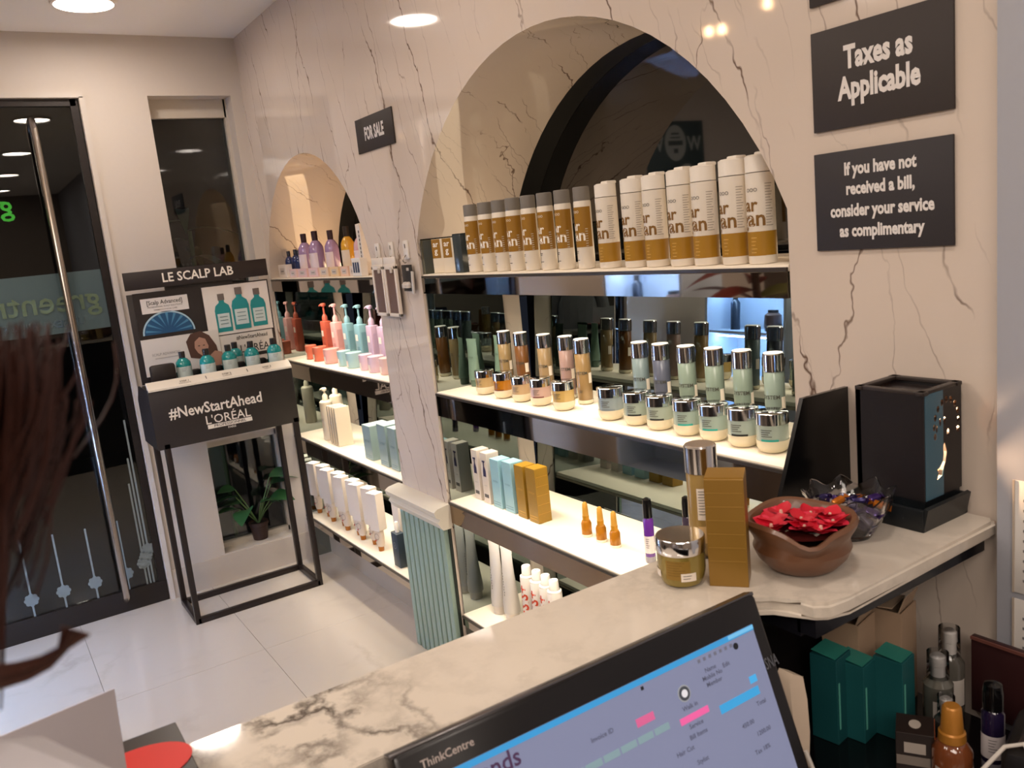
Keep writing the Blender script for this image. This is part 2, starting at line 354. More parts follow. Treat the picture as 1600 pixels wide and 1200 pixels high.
# pillar cladding
pc = thing('pillar_cladding', 'pale green fluted pillar base with cream moulded cap between the arches', 'pillar', (1.538, 0, 0))
nb = 9; W_ = .364
for i in range(nb):
    x = -W_/2+W_*(i+.5)/nb
    obj('batten', B().box((x, -.018, .285), (W_/nb-.009, .022, .57), .004), mat('#8fa69b', .4), pc)
obj('backing', B().box((0, -.006, .285), (W_, .010, .57)), mat('#1f2925', .6), pc)
prof = [(-.035, .57), (-.045, .582), (-.055, .60), (-.045, .612), (-.060, .622), (-.066, .642), (-.050, .652), (-.012, .658), (0, .658), (0, .57)]
obj('cap_moulding', B().prism(prof, -W_/2-.03, W_/2+.012, lambda u, v, s: (s, u, v)), mat('#dcd5c8', .35), pc)

# ------------------------------------------------------------ shelves
def shelf(x0, x1, z, fh, label, fm):
    t = thing('shelf', label, 'shelf', ((x0+x1)/2, 0, z), group='lit shelves in the arches'); L_ = x1-x0-.014
    obj('top_panel', B().box((0, .155, -.006), (L_, .30, .012), .001), LIT, t)
    obj('fascia', B().box((0, .004, -.013-fh/2), (L_, .008, fh)), fm, t)
    obj('edge_strip', B().box((0, .001, -.008), (L_, .006, .008)), mat('#3a332c', .3), t)
    obj('under_panel', B().box((0, .16, -.018), (L_, .29, .008)), mat('#b9a994', .5), t)
    if z < .5: return t
    if z > 1.4:
        u = bpy.data.lights.new('cove_strip', 'AREA'); u.shape = 'RECTANGLE'; u.size = L_-.1; u.size_y = .11; u.energy = (1.3 if 'small' in label else .8)*L_; u.color = (1, .66, .36) if 'small' in label else (1, .76, .5)
        uo = bpy.data.objects.new('cove_strip', u); uo.location = (0, .25, .014); uo.rotation_euler = (math.radians(200), 0, 0); uo.parent = t; COL.objects.link(uo)
    l = bpy.data.lights.new('led_strip', 'AREA'); l.shape = 'RECTANGLE'; l.size = L_-.04; l.size_y = .03; l.spread = math.radians(130); l.energy = LED_W*L_; l.color = LEDC
    o = bpy.data.objects.new('led_strip', l); o.location = (0, .06, -.03); o.rotation_euler = (math.radians(25), 0, 0); o.parent = t; COL.objects.link(o)
    return t
FM1 = SMOKE; FM3 = mat('#94806a', .05, 1)
for nm, x0, x1 in (('small left arch', .085, 1.355), ('big right arch', 1.72, 3.234)):
    for lv, z, fh in (('top', 1.463, .05), ('second', 1.06, .07), ('third', .668, .066), ('bottom', .24, .028)):
        shelf(x0, x1, z, fh, '%s lit shelf of the %s' % (lv, nm), FM3 if (lv == 'third' and 'big' in nm) else FM1)
#@@PRODUCTS
LETW = mat('#f2ebe0', .5, key='let'); LETG = mat('#7d5618', .5); LETK = mat('#2d2926', .5); TAG = mat('#e9ddcf', .5, key='tag')
def smalltext(parent, R, z0, n, m, a0=-.35, wd=.5, h=.0016, gap=.0042, name='small_print'):
    b = B()
    for i in range(n):
        q = patch(R, z0-i*gap, z0-i*gap+h, a0, a0+wd*(1-.3*((i*7) % 3)/2), 4); me = bpy.data.meshes.new('x'); q.b.to_mesh(me); b.b.from_mesh(me); bpy.data.meshes.remove(me); q.b.free()
    return obj(name, b, m, parent)
# --- top shelf, big arch: shampoo and conditioner bottles
def gold_bottle():
    t = thing('shampoo_bottle', 'x', 'bottle'); R = .0222
    obj('body', B().lathe([(0, 0), (R-.002, 0), (R, .003), (R, .166), (R-.001, .170), (0, .170)]), mat('#e6dccd', .4), t)
    obj('cap', B().lathe([(0, .170), (R-.0012, .170), (R-.0008, .172), (R-.001, .203), (R-.003, .205), (0, .205)]), mat('#7d7770', .45), t)
    obj('gold_band', patch(R+.0003, .055, .155, -PI*.80, PI*.64, 28), mat('#966a14', .45), t)
    text('ar', .034, (-.001, 0, .108), LETW, t, wrap=R+.0006, bold=.02)
    text('gan', .040, (0, 0, .084), LETW, t, wrap=R+.0006, bold=.02)
    text('OOO', .009, (.002, 0, .143), LETW, t, wrap=R+.0006)
    smalltext(t, R+.0006, .044, 2, LETK, -.5, .6); smalltext(t, R+.0006, .022, 1, LETK, -.4, .6)
    q = B(); [q.box((R*.98*math.cos(a), -R*.98*math.sin(a), z), (.003, .003, .002)) for a in (.2, .35) for z in [.058+.006*i for i in range(8)]]
    obj('side_print', q, mat('#cfc4b4', .5), t)
    return t
def white_bottle():
    t = thing('conditioner_bottle', 'x', 'bottle'); R = .0270
    fn = lambda x, y, z, a: (x, y*.82, z)
    obj('body', B().lathe([(0, 0), (R-.002, 0), (R, .003), (R, .172), (0, .173)], 28), mat('#e8ded0', .4), t)
    obj('cap', B().lathe([(0, .1735), (R-.0004, .1735), (R-.0006, .203), (R-.006, .206)], 28).lathe([(R-.006, .206), (R-.010, .2035), (0, .2025)], 28, sy=.9), mat('#f0e8dd', .35), t)
    obj('cap_lip', B().box((.010, .004, .207), (.026, .030, .008), .003), mat('#f0e8dd', .35), t)
    obj('gold_band', patch(R+.0003, .016, .062, -PI*.9, PI*.95, 32), mat('#a3761a', .45), t)
    text('ar', .036, (-.004, 0, .112), LETG, t, wrap=R+.0006, bold=.02)
    text('gan', .042, (-.002, 0, .086), LETG, t, wrap=R+.0006, bold=.02)
    text('OOO', .010, (.0, 0, .140), LETK, t, wrap=R+.0006)
    smalltext(t, R+.0006, .150, 16, mat('#a59a8c', .5), .95, .55, .0014, .0052, 'side_print')
    smalltext(t, R+.0006, .050, 5, mat('#e0b565', .5), -.2, .45, .001, .007)
    return t
P = gold_bottle(); gx = [2.005, 2.088, 2.167, 2.241, 2.319, 2.398, 2.477, 2.560]
rj = lambda a: random.uniform(-a, a)
for i, x in enumerate(gx):
    lb = 'gold and white bottle with grey cap, %s from the left on top shelf' % ORD[i]
    if i: o = dup(P, (x, .05, 1.464), rj(.15), lb, 'grey-capped gold bottles')
    else: P['label'] = lb; P['group'] = 'grey-capped gold bottles'; P.location = (x, .05, 1.464)
P = white_bottle()
for i, (x, sc) in enumerate(((2.655, .99), (2.751, 1), (2.825, 1), (2.906, 1.01), (2.979, 1.015), (3.060, 1.03), (3.130, 1.03))):
    lb = 'white bottle with gold base band, %s from the left on top shelf' % ORD[i]
    if i: o = dup(P, (x, .05, 1.464), rj(.15)+.1, lb, 'white argan bottles')
    else: o = P; P['label'] = lb; P['group'] = 'white argan bottles'; P.location = (x, .05, 1.464)
    o.scale = (sc,)*3
for i, (x, y) in enumerate(((1.775, .06), (1.850, .06))):
    t = thing('gold_white_carton', 'short gold and white carton at the left end of the top shelf, %s of two' % ('left', 'right')[i], 'box', (x, y, 1.464), .45, 'short gold and white cartons')
    obj('box_body', B().box((0, 0, .056), (.052, .036, .112), .001), mat('#e0d3bd', .45), t, smooth=False)
    obj('gold_panel', quad((-.008, -.0182, .080), .034, .062), mat('#966a14', .45), t); obj('gold_panel', quad((.022, -.0182, .080), .007, .062), mat('#966a14', .45), t)
    text('ar', .026, (-.009, -.0192, .094), LETW, t, bold=.02); text('g', .028, (-.009, -.0192, .072), LETW, t, bold=.02)
t = thing('dark_grey_block', 'dark grey glossy block between the short cartons and the gold bottles', 'block', (1.925, .055, 1.464), .3)
obj('block_body', B().box((0, 0, .060), (.036, .05, .120), .002), mat('#3c4345', .15), t); obj('block_edge', B().box((0, 0, .121), (.034, .048, .002)), mat('#20272b', .15), t)
tp = thing('slim_blue_tube', 'slim blue tube standing between two white bottles on the top shelf', 'tube', (3.017, .07, 1.464))
obj('body', B().cyl((0, 0, 0), .0048, .118, 12), mat('#2f66b8', .3), tp); obj('cap', B().lathe([(0, .118), (.0055, .118), (.0055, .150), (.003, .156), (0, .157)], 12), mat('#31508c', .3), tp)

# --- second shelf, big arch: chrome-capped bottles and jars
def chrome_bottle(c, label, word=True):
    t = thing('hair_care_bottle', label, 'bottle', group='chrome-capped bottles'); R = .0235
    obj('body', B().lathe([(0, .012), (R-.002, .012), (R-.001, .016), (R-.001, .148), (R-.004, .152), (0, .153)], 24), mat(c, .3, coat=.5), t)
    obj('glass_base', B().lathe([(0, 0), (R-.004, 0), (R, .003), (R, .012), (0, .012)], 24), mat('#d9cfb6', .1), t)
    obj('cap', B().lathe([(0, .150), (R, .150), (R, .188), (R-.002, .190), (0, .1905)], 24), CHROME, t)
    obj('cap_top', B().lathe([(0, .1912), (R-.002, .1912), (R-.002, .1900)], 24), mat('#efece6', .4), t)
    if word: text('SYSTEM', .0125, (-.002, 0, .092), mat('#3c3a33', .5), t, wrap=R, bold=.015, name='lettering')
    smalltext(t, R, .040, 2, mat('#4a463d', .5), -.45, .5)
    obj('price_tag', patch(R+.0002, .062, .092, .95, 1.5, 4), TAG, t)
    return t
bots = [(1.897, '#866f4a', 'beige'), (1.999, '#67401a', 'amber brown'), (2.129, '#8c7452', 'sand coloured'), (2.242, '#93776f', 'dusty pink'), (2.347, '#8c7048', 'gold beige'),
        (2.575, '#6c7a7c', 'blue grey'), (2.657, '#4c4f5e', 'slate violet'), (2.750, '#6f7c70', 'pale green'), (2.843, '#6f7c70', 'pale green'), (2.932, '#6f7c70', 'pale green'), (3.024, '#76837a', 'pale green')]
for i, (x, c, nm) in enumerate(bots):
    o = chrome_bottle(c, '%s chrome-capped bottle, %s in the back row of the second shelf' % (nm, ORD[i])); o.location = (x, .19 if i != 4 else .17, 1.061); o.rotation_euler.z = .45+rj(.15)
def jar(c, bar, label, s=1.0):
    t = thing('hair_mask_jar', label, 'jar', group='chrome-lidded jars'); R = .0325
    obj('body', B().lathe([(0, .010), (.022, .010), (.028, .013), (.0305, .020), (.031, .026), (.031, .058), (0, .058)], 26), mat(c, .25, coat=.6), t)
    obj('glass_base', B().lathe([(0, 0), (.020, 0), (.027, .004), (.0315, .013), (R, .024), (R, .026), (.0312, .026), (.030, .018), (.024, .011), (0, .0105)], 26), mat('#e2d6ba', .08), t)
    obj('lid', B().lathe([(0, .058), (R, .058), (R, .080), (R-.002, .0815), (0, .0815)], 26), CHROME, t)
    smalltext(t, R-.0008, .048, 4, mat('#4a463c', .5), -.35, .7, .0014, .0042)
    if bar: obj('label_bar', patch(R-.0006, .021, .030, -.35, .75, 6), mat(bar, .5), t)
    t.scale = (s,)*3; return t
jars = [(1.922, '#b89b6b', None, 'beige', .98), (2.034, '#b07018', '#7a3f10', 'amber', 1), (2.138, '#c2a47c', None, 'light beige', .96), (2.241, '#c8a79c', '#7a4038', 'pink', 1),
        (2.355, '#c0a060', None, 'gold', 1.02), (2.566, '#93a0a4', '#7a858c', 'blue grey', 1.08), (2.668, '#a3afa2', '#20221f', 'grey green', 1.05), (2.754, '#a6b1a2', '#20221f', 'sage', 1.05),
        (2.849, '#a4b5aa', '#2ba89a', 'mint grey', 1.06), (2.933, '#a4b5aa', '#2ba89a', 'mint grey', 1.05), (3.021, '#aab7ac', '#20221f', 'pale sage', 1.08), (3.102, '#aab7ac', '#2fa89a', 'pale mint', 1.08)]
for i, (x, c, bar, nm, s) in enumerate(jars):
    o = jar(c, bar, '%s jar with chrome lid, %s in the front row of the second shelf' % (nm, ORD[i]), s); o.location = (x, .085, 1.061); o.rotation_euler.z = .4+rj(.15)
def squeeze(w_, h, c, capc, label, name='squeeze_tube', capz=.024, word=None):
    t = thing(name, label, 'tube')
    def fl(x, y, z, a): k = max(0, (z-capz)/(h-capz)); return (x*(1+.12*k), y*(1-k*.97), z)
    r = w_/2; zs = [capz+(h-capz)*k/8 for k in range(9)]
    obj('body', B().lathe([(0, capz)]+[(r*(.92 if i == 0 else 1), z) for i, z in enumerate(zs)]+[(0, h)], 24, fn=fl), mat(c, .35), t)
    obj('crimp', B().box((0, 0, h-.004), (w_*1.12, .002, .010)), mat(c, .3), t)
    obj('cap', B().lathe([(0, 0), (r*.72, 0), (r*.78, capz-.001), (0, capz-.001)], 20), mat(capc, .3), t)
    if word: text(word, w_*.2, (0, -r*.62, capz+(h-capz)*.55), mat('#3f4a42', .5), t, frame=((1, 0, 0), (0, .15, 1)))
    return t
o = squeeze(.044, .165, '#71897a', '#5c7062', 'pale green squeeze tube standing at the back left of the second shelf', word='SYSTEM'); o.location = (1.80, .225, 1.061); o['group'] = 'pale green tubes'
dup(o, (1.765, .14, 1.061), .2, 'pale green squeeze tube in front of its twin, beside the side mirror', 'pale green tubes')

# --- third shelf, big arch: cartons and dropper bottles
def carton(sx, sy, h, c, label, name='carton', pic=None, lines=2, top=None, cat='box', m2=None):
    t = thing(name, label, cat)
    obj('box_body', B().box((0, 0, h/2), (sx, sy, h), .0008), mat(c, .35), t, smooth=False)
    obj('top_flap', B().box((0, -.0005, h+.0006), (sx-.002, sy-.001, .0012)), mat(top or c, .3), t, smooth=False)
    f = -sy/2-.0002
    if pic == 'pump':
        obj('printed_pump', poly([(-.008, -.022), (.009, -.022), (.0095, 0), (.003, .014), (.003, .026), (.008, .030), (.008, .035), (-.009, .034), (-.010, .029), (-.003, .028), (-.003, .014), (-.0075, 0)], 'F', (0, f, h*.66)), mat('#2a2348', .5), t)
        obj('printed_block', quad((0, f, h*.15), sx*.62, .012), mat('#55504e', .5), t); obj('printed_line', quad((0, f, h*.36), sx*.4, .003), mat('#b9b0aa', .5), t)
    else:
        text('SYSTEM', sx*.17, (0, f-.0004, h*.55), mat(m2 or '#60808e', .5), t)
        for k in range(lines): obj('printed_line', quad((0, f, .012+k*.008), sx*.8, .0015), mat(m2 or '#60808e', .5), t)
    return t
cs = [(1.797, '#cfc4ba', 'pump', 'white carton printed with a dark pump bottle, nearest the side mirror', .040, .178), (1.862, '#cfc4ba', 'pump', 'white carton printed with a dark pump bottle, beside the pale blue boxes', .042, .178),
      (1.931, '#8fb7c4', None, 'pale blue tall carton next to the white cartons', .052, .167), (2.003, '#8fb7c4', None, 'pale blue tall carton next to the gold boxes', .054, .170),
      (2.078, '#94701f', None, 'gold tall carton beside the pale blue cartons', .050, .172), (2.146, '#94701f', None, 'gold tall carton at the right end of the carton row', .052, .176)]
for x, c, p_, lb, sx, h in cs:
    o = carton(sx, .050, h, c, lb, pic=p_, m2='#c99a3c' if 'gold' in lb[:4] else None); o.location = (x, .105+rj(.004), .669); o['group'] = 'cartons on the third shelf'
    for k in range(5 if 'right end' in lb else 0): obj('printed_stripe', B().box((sx/2+.0003, 0, .03+.03*k), (.0006, .044, .001)), mat('#c08c2c', .4), o)
def dropper():
    t = thing('dropper_bottle', 'x', 'bottle')
    obj('bottle_body', B().lathe([(0, 0), (.013, 0), (.0155, .003), (.0155, .040), (.012, .048), (.008, .050), (0, .050)], 20), mat('#b4741e', .08, trans=.35), t)
    obj('glass_foot', B().lathe([(0, -.0), (.0158, .0), (.0160, .006), (.0157, .007)], 20), mat('#e9ddc6', .08), t)
    obj('collar', B().cyl((0, 0, .049), .010, .014), mat('#b98018', .25, .3), t)
    obj('dropper_cap', B().lathe([(0, .063), (.0095, .063), (.0085, .082), (.0075, .099), (.004, .104), (0, .105)], 18), mat('#bf8c35', .4), t)
    return t
P = dropper()
for i, (x, y) in enumerate(((2.362, .12), (2.428, .122), (2.490, .122))):
    lb = 'small amber dropper bottle with gold cap, %s of three in a row' % ('left', 'middle', 'right')[i]
    if i: dup(P, (x, y, .669), 0, lb, 'amber dropper bottles')
    else: P.location = (x, y, .669); P['label'] = lb; P['group'] = 'amber dropper bottles'
def serum(label, loc, c='#5b2a86'):
    t = thing('serum_bottle', label, 'bottle', loc)
    obj('bottle_body', B().lathe([(0, .018), (.014, .018), (.014, .118), (.010, .126), (0, .127)], 20), mat(c, .12, coat=.6), t)
    obj('foot', B().lathe([(0, 0), (.0135, 0), (.014, .004), (.014, .018), (0, .018)], 20), mat('#8b8790', .1), t)
    obj('label_wrap', patch(.0143, .028, .076, -1.2, 1.9, 12), mat('#d9cfcf', .5), t); smalltext(t, .0147, .068, 5, LETK, .1, .7, .0012, .006)
    obj('cap', B().lathe([(0, .126), (.0125, .126), (.0125, .160), (.011, .176), (.005, .180), (0, .180)], 18), GLOSSB, t)
    return t
serum('violet serum bottle with black cap and white label behind the gold jar', (2.645, .115, .669))
serum('dark capped serum bottle half hidden behind the gold jar lid', (2.715, .19, .669), '#2b2430')

# --- bottom shelf, big arch
for i, (x, y) in enumerate(((1.812, .112), (1.893, .112))):
    o = squeeze(.064, .262, '#beb7b0', '#c9beb2', 'tall white squeeze tube, %s of the pair on the bottom shelf' % ('left', 'right')[i], capz=.03); o.location = (x, y, .241); o['group'] = 'tall white tubes'
    for k_ in range(9): obj('printed_mark', B().box((.004+.002*(k_ % 2), -.0268, .10+.010*k_), (.003, .001, .006)), mat('#7c756e', .5), o)
def spray():
    t = thing('spray_can', 'x', 'spray can'); R = .0245
    obj('can_body', B().lathe([(0, 0), (R-.002, 0), (R, .004), (R, .186), (R-.004, .193), (0, .196)], 22), mat('#c6bdb6', .3), t)
    obj('shoulder_ring', B().lathe([(R-.006, .192), (R-.001, .190), (R-.001, .194), (R-.006, .197)], 22), WHITE, t)
    obj('cap', B().lathe([(0, .196), (.0165, .196), (.0155, .226), (.014, .229), (0, .229)], 20), mat('#d3ccc5', .35), t)
    obj('nozzle_hole', B().cyl((0, -.002, .2291), .0025, .0006, 8), LETK, t)
    me = textmesh('OSiS+', .058, .02, .9)
    for v in me.vertices:
        x, y = v.co.x, v.co.y; a = -y/R+.12; v.co = Vector((R*1.02*math.sin(a), -R*1.02*math.cos(a), .10+x))
    mobj('lettering', me, mat('#b03a1c', .5), t); return t
P = spray()
for i, (x, y, dz) in enumerate(((2.000, .12, 0), (2.060, .12, 0), (2.112, .12, 0), (2.165, .115, 0))):
    lb = 'white spray can with red sideways lettering, %s from the left on bottom shelf' % ORD[i]
    if i: dup(P, (x, y, .241), 0, lb, 'white spray cans')
    else: P.location = (x, y, .241); P['label'] = lb; P['group'] = 'white spray cans'

# ------------------------------------------------------------ small left arch
def round_bottle(c, cap, lab, label, h=.19, r=.031, base=None, group=None):
    t = thing('shampoo_bottle', label, 'bottle', group=group); k = h/.19
    obj('bottle_body', B().lathe([(0, 0), (r-.003, 0), (r, .004), (r, .105*k), (r*.93, .125*k), (r*.6, .143*k), (r*.38, .150*k), (0, .151*k)], 22), mat(c, .2, coat=.5), t)
    obj('cap', B().lathe([(0, .150*k), (r*.40, .150*k), (r*.42, h-.002), (r*.36, h), (0, h)], 16), mat(cap, .3), t)
    obj('label_wrap', patch(r+.0004, .034*k, .098*k, -1.3, 1.3, 12), mat(lab, .5), t)
    if base: obj('base_band', patch(r+.0003, .002, .032*k, -PI, PI, 24), mat(base, .3), t)
    smalltext(t, r+.0008, .088*k, 3, mat('#7b7478', .5), -.5, .7, .0012, .006); return t
G1 = 'bottles on the small arch top shelf'; Z1 = 1.464
for x, y, c, cap, lab, lb, h, r, base in [
    (.145, .09, '#22305e', '#14182c', '#1c2850', 'small dark blue round bottle at the far left of the shelf', .125, .022, None),
    (.215, .10, '#22305e', '#14182c', '#1c2850', 'small dark blue round bottle, middle of the three', .13, .023, None),
    (.285, .09, '#22305e', '#14182c', '#1c2850', 'small dark blue round bottle beside the violet bottles', .125, .022, None),
    (.360, .10, '#9c80a4', '#34232b', '#d8c8cc', 'violet round bottle with dark cap, left of three', .198, .033, '#4a2a34'),
    (.535, .09, '#9c80a4', '#34232b', '#d8c8cc', 'violet round bottle with dark cap, middle of three', .202, .034, '#4a2a34'),
    (.610, .135, '#9c80a4', '#34232b', '#d8c8cc', 'violet round bottle with dark cap, right of three', .198, .032, '#4a2a34'),
    (.885, .10, '#d29a2c', '#2c2420', '#dccdb8', 'yellow round bottle with dark cap and white label', .202, .030, '#5a2a24'),
    (1.020, .10, '#d3a8aa', '#3a2a2c', '#e4d2d2', 'pink round bottle beside the yellow one', .190, .030, '#6a3434')]:
    o = round_bottle(c, cap, lab, lb, h, r, base, G1); o.location = (x, y, Z1)
def flatbox(name, c, d, m, label, cat='box', print_=True, rz=0, group=None):
    t = thing(name, label, cat, (c[0], c[1], c[2]), rz, group)
    obj('box_body', B().box((0, 0, d[2]/2), d, .001), mat(m, .45), t, smooth=False)
    if print_:
        obj('printed_panel', quad((0, -d[1]/2-.0003, d[2]*.5), d[0]*.55, d[2]*.5), mat('#cdbfb6', .5), t)
        obj('printed_line', quad((0, -d[1]/2-.001, d[2]*.5), d[0]*.35, d[2]*.10), mat('#8a7f7a', .5), t)
    return t
o = flatbox('carton', (.20, .045, Z1), (.115, .03, .062), '#e6d9d0', 'white carton lying in front of the dark blue bottles')
for i, (x, wd, c) in enumerate(((.37, .10, '#e2c3bf'), (.50, .12, '#e0bcbc'), (.64, .12, '#e2c0c0'), (.77, .11, '#e0c4a8'), (.89, .10, '#e6c79c'), (1.00, .09, '#e6c0a8'), (1.09, .07, '#e2d4c8'))):
    flatbox('label_card', (x, .028, Z1), (wd-.008, .012, .040), c, 'small pale label card on the shelf edge, %s from the left' % ORD[i], 'card', group='shelf edge cards')
t = thing('paper_carton', 'tall white carton leaning at the right end of the small arch', 'box', (1.10, .08, Z1+.002), -.1)
obj('box_body', B().box((0, 0, .10), (.052, .035, .20), .001, Matrix.Rotation(-.04, 3, 'Y')), mat('#e9e1d8', .45), t, smooth=False)
[obj('printed_mark', B().box((.008, -.0185, .04+.016*k_), (.007, .001, .011)), mat('#2e2a2a', .5), t) for k_ in range(9)]
t2 = flatbox('carton', (1.17, .02, Z1), (.085, .03, .07), '#e9e2da', 'small white carton with dark blue print at the arch corner', print_=False)
[obj('printed_mark', quad((-.022+.022*k_, -.0158, .034), .014, .040), mat('#2f3c58', .5), t2) for k_ in range(3)]
# pump bottles and tubs on the second shelf
def pump_bottle(c, dk, label, w_=.056, h=.175, hh=.262, rnd=False, group='pump bottles in the small arch'):
    t = thing('pump_bottle', label, 'bottle', group=group)
    if rnd: obj('bottle_body', B().lathe([(0, 0), (w_/2-.002, 0), (w_/2, .004), (w_/2, h-.008), (w_/2-.006, h-.001), (.012, h), (0, h)], 22), mat(c, .35), t)
    else: obj('bottle_body', B().box((0, 0, h/2), (w_, w_*.66, h), .005), mat(c, .3), t)
    obj('collar', B().lathe([(0, h), (.014, h), (.013, h+.022), (.008, h+.030), (.006, h+.034), (0, h+.034)], 16), mat(c, .3), t)
    hd = obj('pump_head', B().lathe([(.0045, h+.034), (.0045, hh-.016), (.012, hh-.014), (.013, hh-.004), (.009, hh), (0, hh)], 14).tube([(0, 0, hh-.007), (-.016, -.004, hh-.006), (-.028, -.008, hh-.010), (-.032, -.009, hh-.014)], .0045, 8, [1.2, 1, .8, .6]), mat(c, .3), t)
    if not rnd:
        f = -w_*.33-.0004
        obj('label_window', quad((-.006, f, h*.66), w_*.42, h*.16), mat('#ecdccf', .5), t); obj('ingredient_panel', quad((.004, f, h*.30), w_*.40, h*.26), mat(dk, .5), t)
        obj('side_panel', B().box((w_/2+.0003, 0, h*.55), (.0006, w_*.4, h*.5)), mat(dk, .5), t)
    else: smalltext(t, w_/2+.0005, h*.55, 3, mat('#9a9288', .5), .0, .6)
    return t
cols = [('#bd5a45', '#b55646', 'coral'), ('#e3a7a2', '#c88f8c', 'pink'), ('#7fa5ae', '#6b919c', 'pale blue'), ('#7fa5ae', '#6b919c', 'pale blue'), ('#b79db2', '#b299b2', 'lilac'), ('#b79db2', '#b299b2', 'lilac')]
for i, (x, (c, dk, nm)) in enumerate(zip((.305, .443, .587, .733, .861, .983), cols)):
    o = pump_bottle(c, dk, '%s pump bottle, %s from the left behind the tubs' % (nm, ORD[i]), w_=.058+.004*(i % 2)); o.location = (x, .17, 1.061)
def tub(c, label, r=.028, h=.058):
    t = thing('cream_tub', label, 'tub', group='tubs in the small arch')
    obj('tub_body', B().lathe([(0, 0), (r-.003, 0), (r-.001, .003), (r, h*.62), (0, h*.62)], 22), mat(c, .35), t)
    obj('lid', B().lathe([(0, h*.62), (r+.001, h*.62), (r+.001, h-.002), (r-.002, h), (0, h)], 22), mat(c, .3), t)
    obj('label_panel', patch(r+.0004, .008, h*.5, -.5, .3, 5), mat('#efe2d8', .5), t); return t
for i, (x, c, nm, r) in enumerate(((.285, '#d8745a', 'coral', .027), (.405, '#d8745a', 'coral', .034), (.555, '#e3aaa2', 'pink', .036), (.710, '#a3c4c8', 'pale blue', .030), (.822, '#a3c4c8', 'pale blue', .035), (.950, '#d8bccb', 'lilac', .028), (1.055, '#d8bccb', 'lilac', .034), (1.16, '#e0bcb8', 'rose', .030))):
    o = tub(c, '%s lidded tub, %s from the left in the front row' % (nm, ORD[i]), r, .068); o.location = (x, .085, 1.061)
# third shelf: white pumps, thin cartons, blue boxes
for i, (x, y, h, hh) in enumerate(((.30, .17, .20, .262), (.385, .085, .195, .256))):
    o = pump_bottle('#ddd0bb', '#ddd0bb', 'cream round pump bottle, %s one of two on the third shelf' % ('rear', 'front')[i], .062, h, hh, True, 'cream pump bottles'); o.location = (x, y, .669)
for i in range(4):
    o = flatbox('thin_carton', (.490+.030*i, .085, .669), (.016, .07, .185), '#ddceb6', 'thin cream carton standing on edge, %s from the left of four' % ORD[i], print_=False, rz=-.12, group='thin cream cartons')
    obj('dark_spine', B().box((-.0055, -.0352, .0925), (.004, .001, .17)), mat('#6b5c4a', .5), o)
for i, (x, sx, h) in enumerate(((.93, .082, .150), (1.09, .080, .175), (1.19, .070, .175))):
    o = carton(sx, .10, h, '#92a7a6', 'grey blue carton, %s from the left beside the pillar' % ORD[i], top='#b4c6c8'); o.location = (x, .10, .669); o['group'] = 'grey blue cartons'
# bottom shelf: cartons with tubes
def window_carton():
    t = thing('tube_carton', 'x', 'box')
    obj('box_body', B().prism([(-.030, .105), (-.026, .098), (.026, .098), (.030, .105), (.030, .268), (-.030, .268)], -.022, .022, lambda u, v, s: (u, s, v)), mat('#ded2c6', .45), t, smooth=False)
    obj('top_flap', B().box((0, 0, .2695), (.062, .046, .003), .001), mat('#efe6dc', .4), t)
    obj('tube_body', B().lathe([(0, .022), (.019, .022), (.023, .035), (.025, .11), (0, .112)], 18, sy=.7), mat('#d9c8b6', .35), t)
    obj('printed_ring', B().lathe([(.013, 0), (.0135, .0004), (.0145, .0004), (.015, 0)], 18), mat('#8c7a70', .5), t, (0, -.0175, .07)).rotation_euler = (PI/2, 0, 0)
    obj('red_mark', disc((-.008, -.0178, .052), .004, .004), mat('#b02a20', .5), t)
    obj('cap', B().lathe([(0, 0), (.012, 0), (.014, .021), (0, .022)], 14), mat('#a8641c', .3), t)
    return t
P = window_carton()
for i, x in enumerate((.135, .235, .330, .438, .515, .623, .700, .803, .902)):
    lb = 'white window carton with a tube inside, %s from the left' % ORD[i]
    if i: dup(P, (x, .075 if i % 2 else .06, .241), .30, lb, 'window cartons with tubes')
    else: P.location = (x, .06, .241); P.rotation_euler.z = .30; P['label'] = lb; P['group'] = 'window cartons with tubes'
for i, (x, y) in enumerate(((1.045, .15), (1.075, .095))):
    carton(.062, .045, .27, '#ded2c8', 'tall white carton standing %s the dark blue box' % ('far behind', 'just behind')[i], m2='#a89a8c').location = (x, y, .241)
for i, (x, y) in enumerate(((1.135, .045), (1.225, .075))):
    t = thing('slate_spray_box', 'dark slate blue bottle with white sprayer, %s one' % ('front', 'rear')[i], 'bottle', (x, y, .241), group='slate spray bottles')
    obj('bottle_body', B().box((0, 0, .075), (.060, .036, .150), .003), mat('#34404a', .4), t)
    obj('glass_foot', B().box((0, 0, .004), (.056, .034, .008), .002), mat('#b9b2a6', .1), t)
    obj('sprayer', B().lathe([(0, .150), (.009, .150), (.009, .192), (.006, .196), (0, .196)], 14), mat('#e8e0d4', .4), t)
    obj('printed_circle', B().lathe([(.012, 0), (.0125, .0004), (.0135, .0004), (.014, 0)], 20), mat('#8b98a0', .5), t, (0, -.0185, .095)).rotation_euler = (PI/2, 0, 0)
    text('B', .012, (0, -.0186, .095), mat('#8b98a0', .5), t)
o = serum('small amber bottle beside the pillar on the bottom shelf', (1.285, .045, .241), '#9c5a1c'); o.scale = (1, 1, .5)

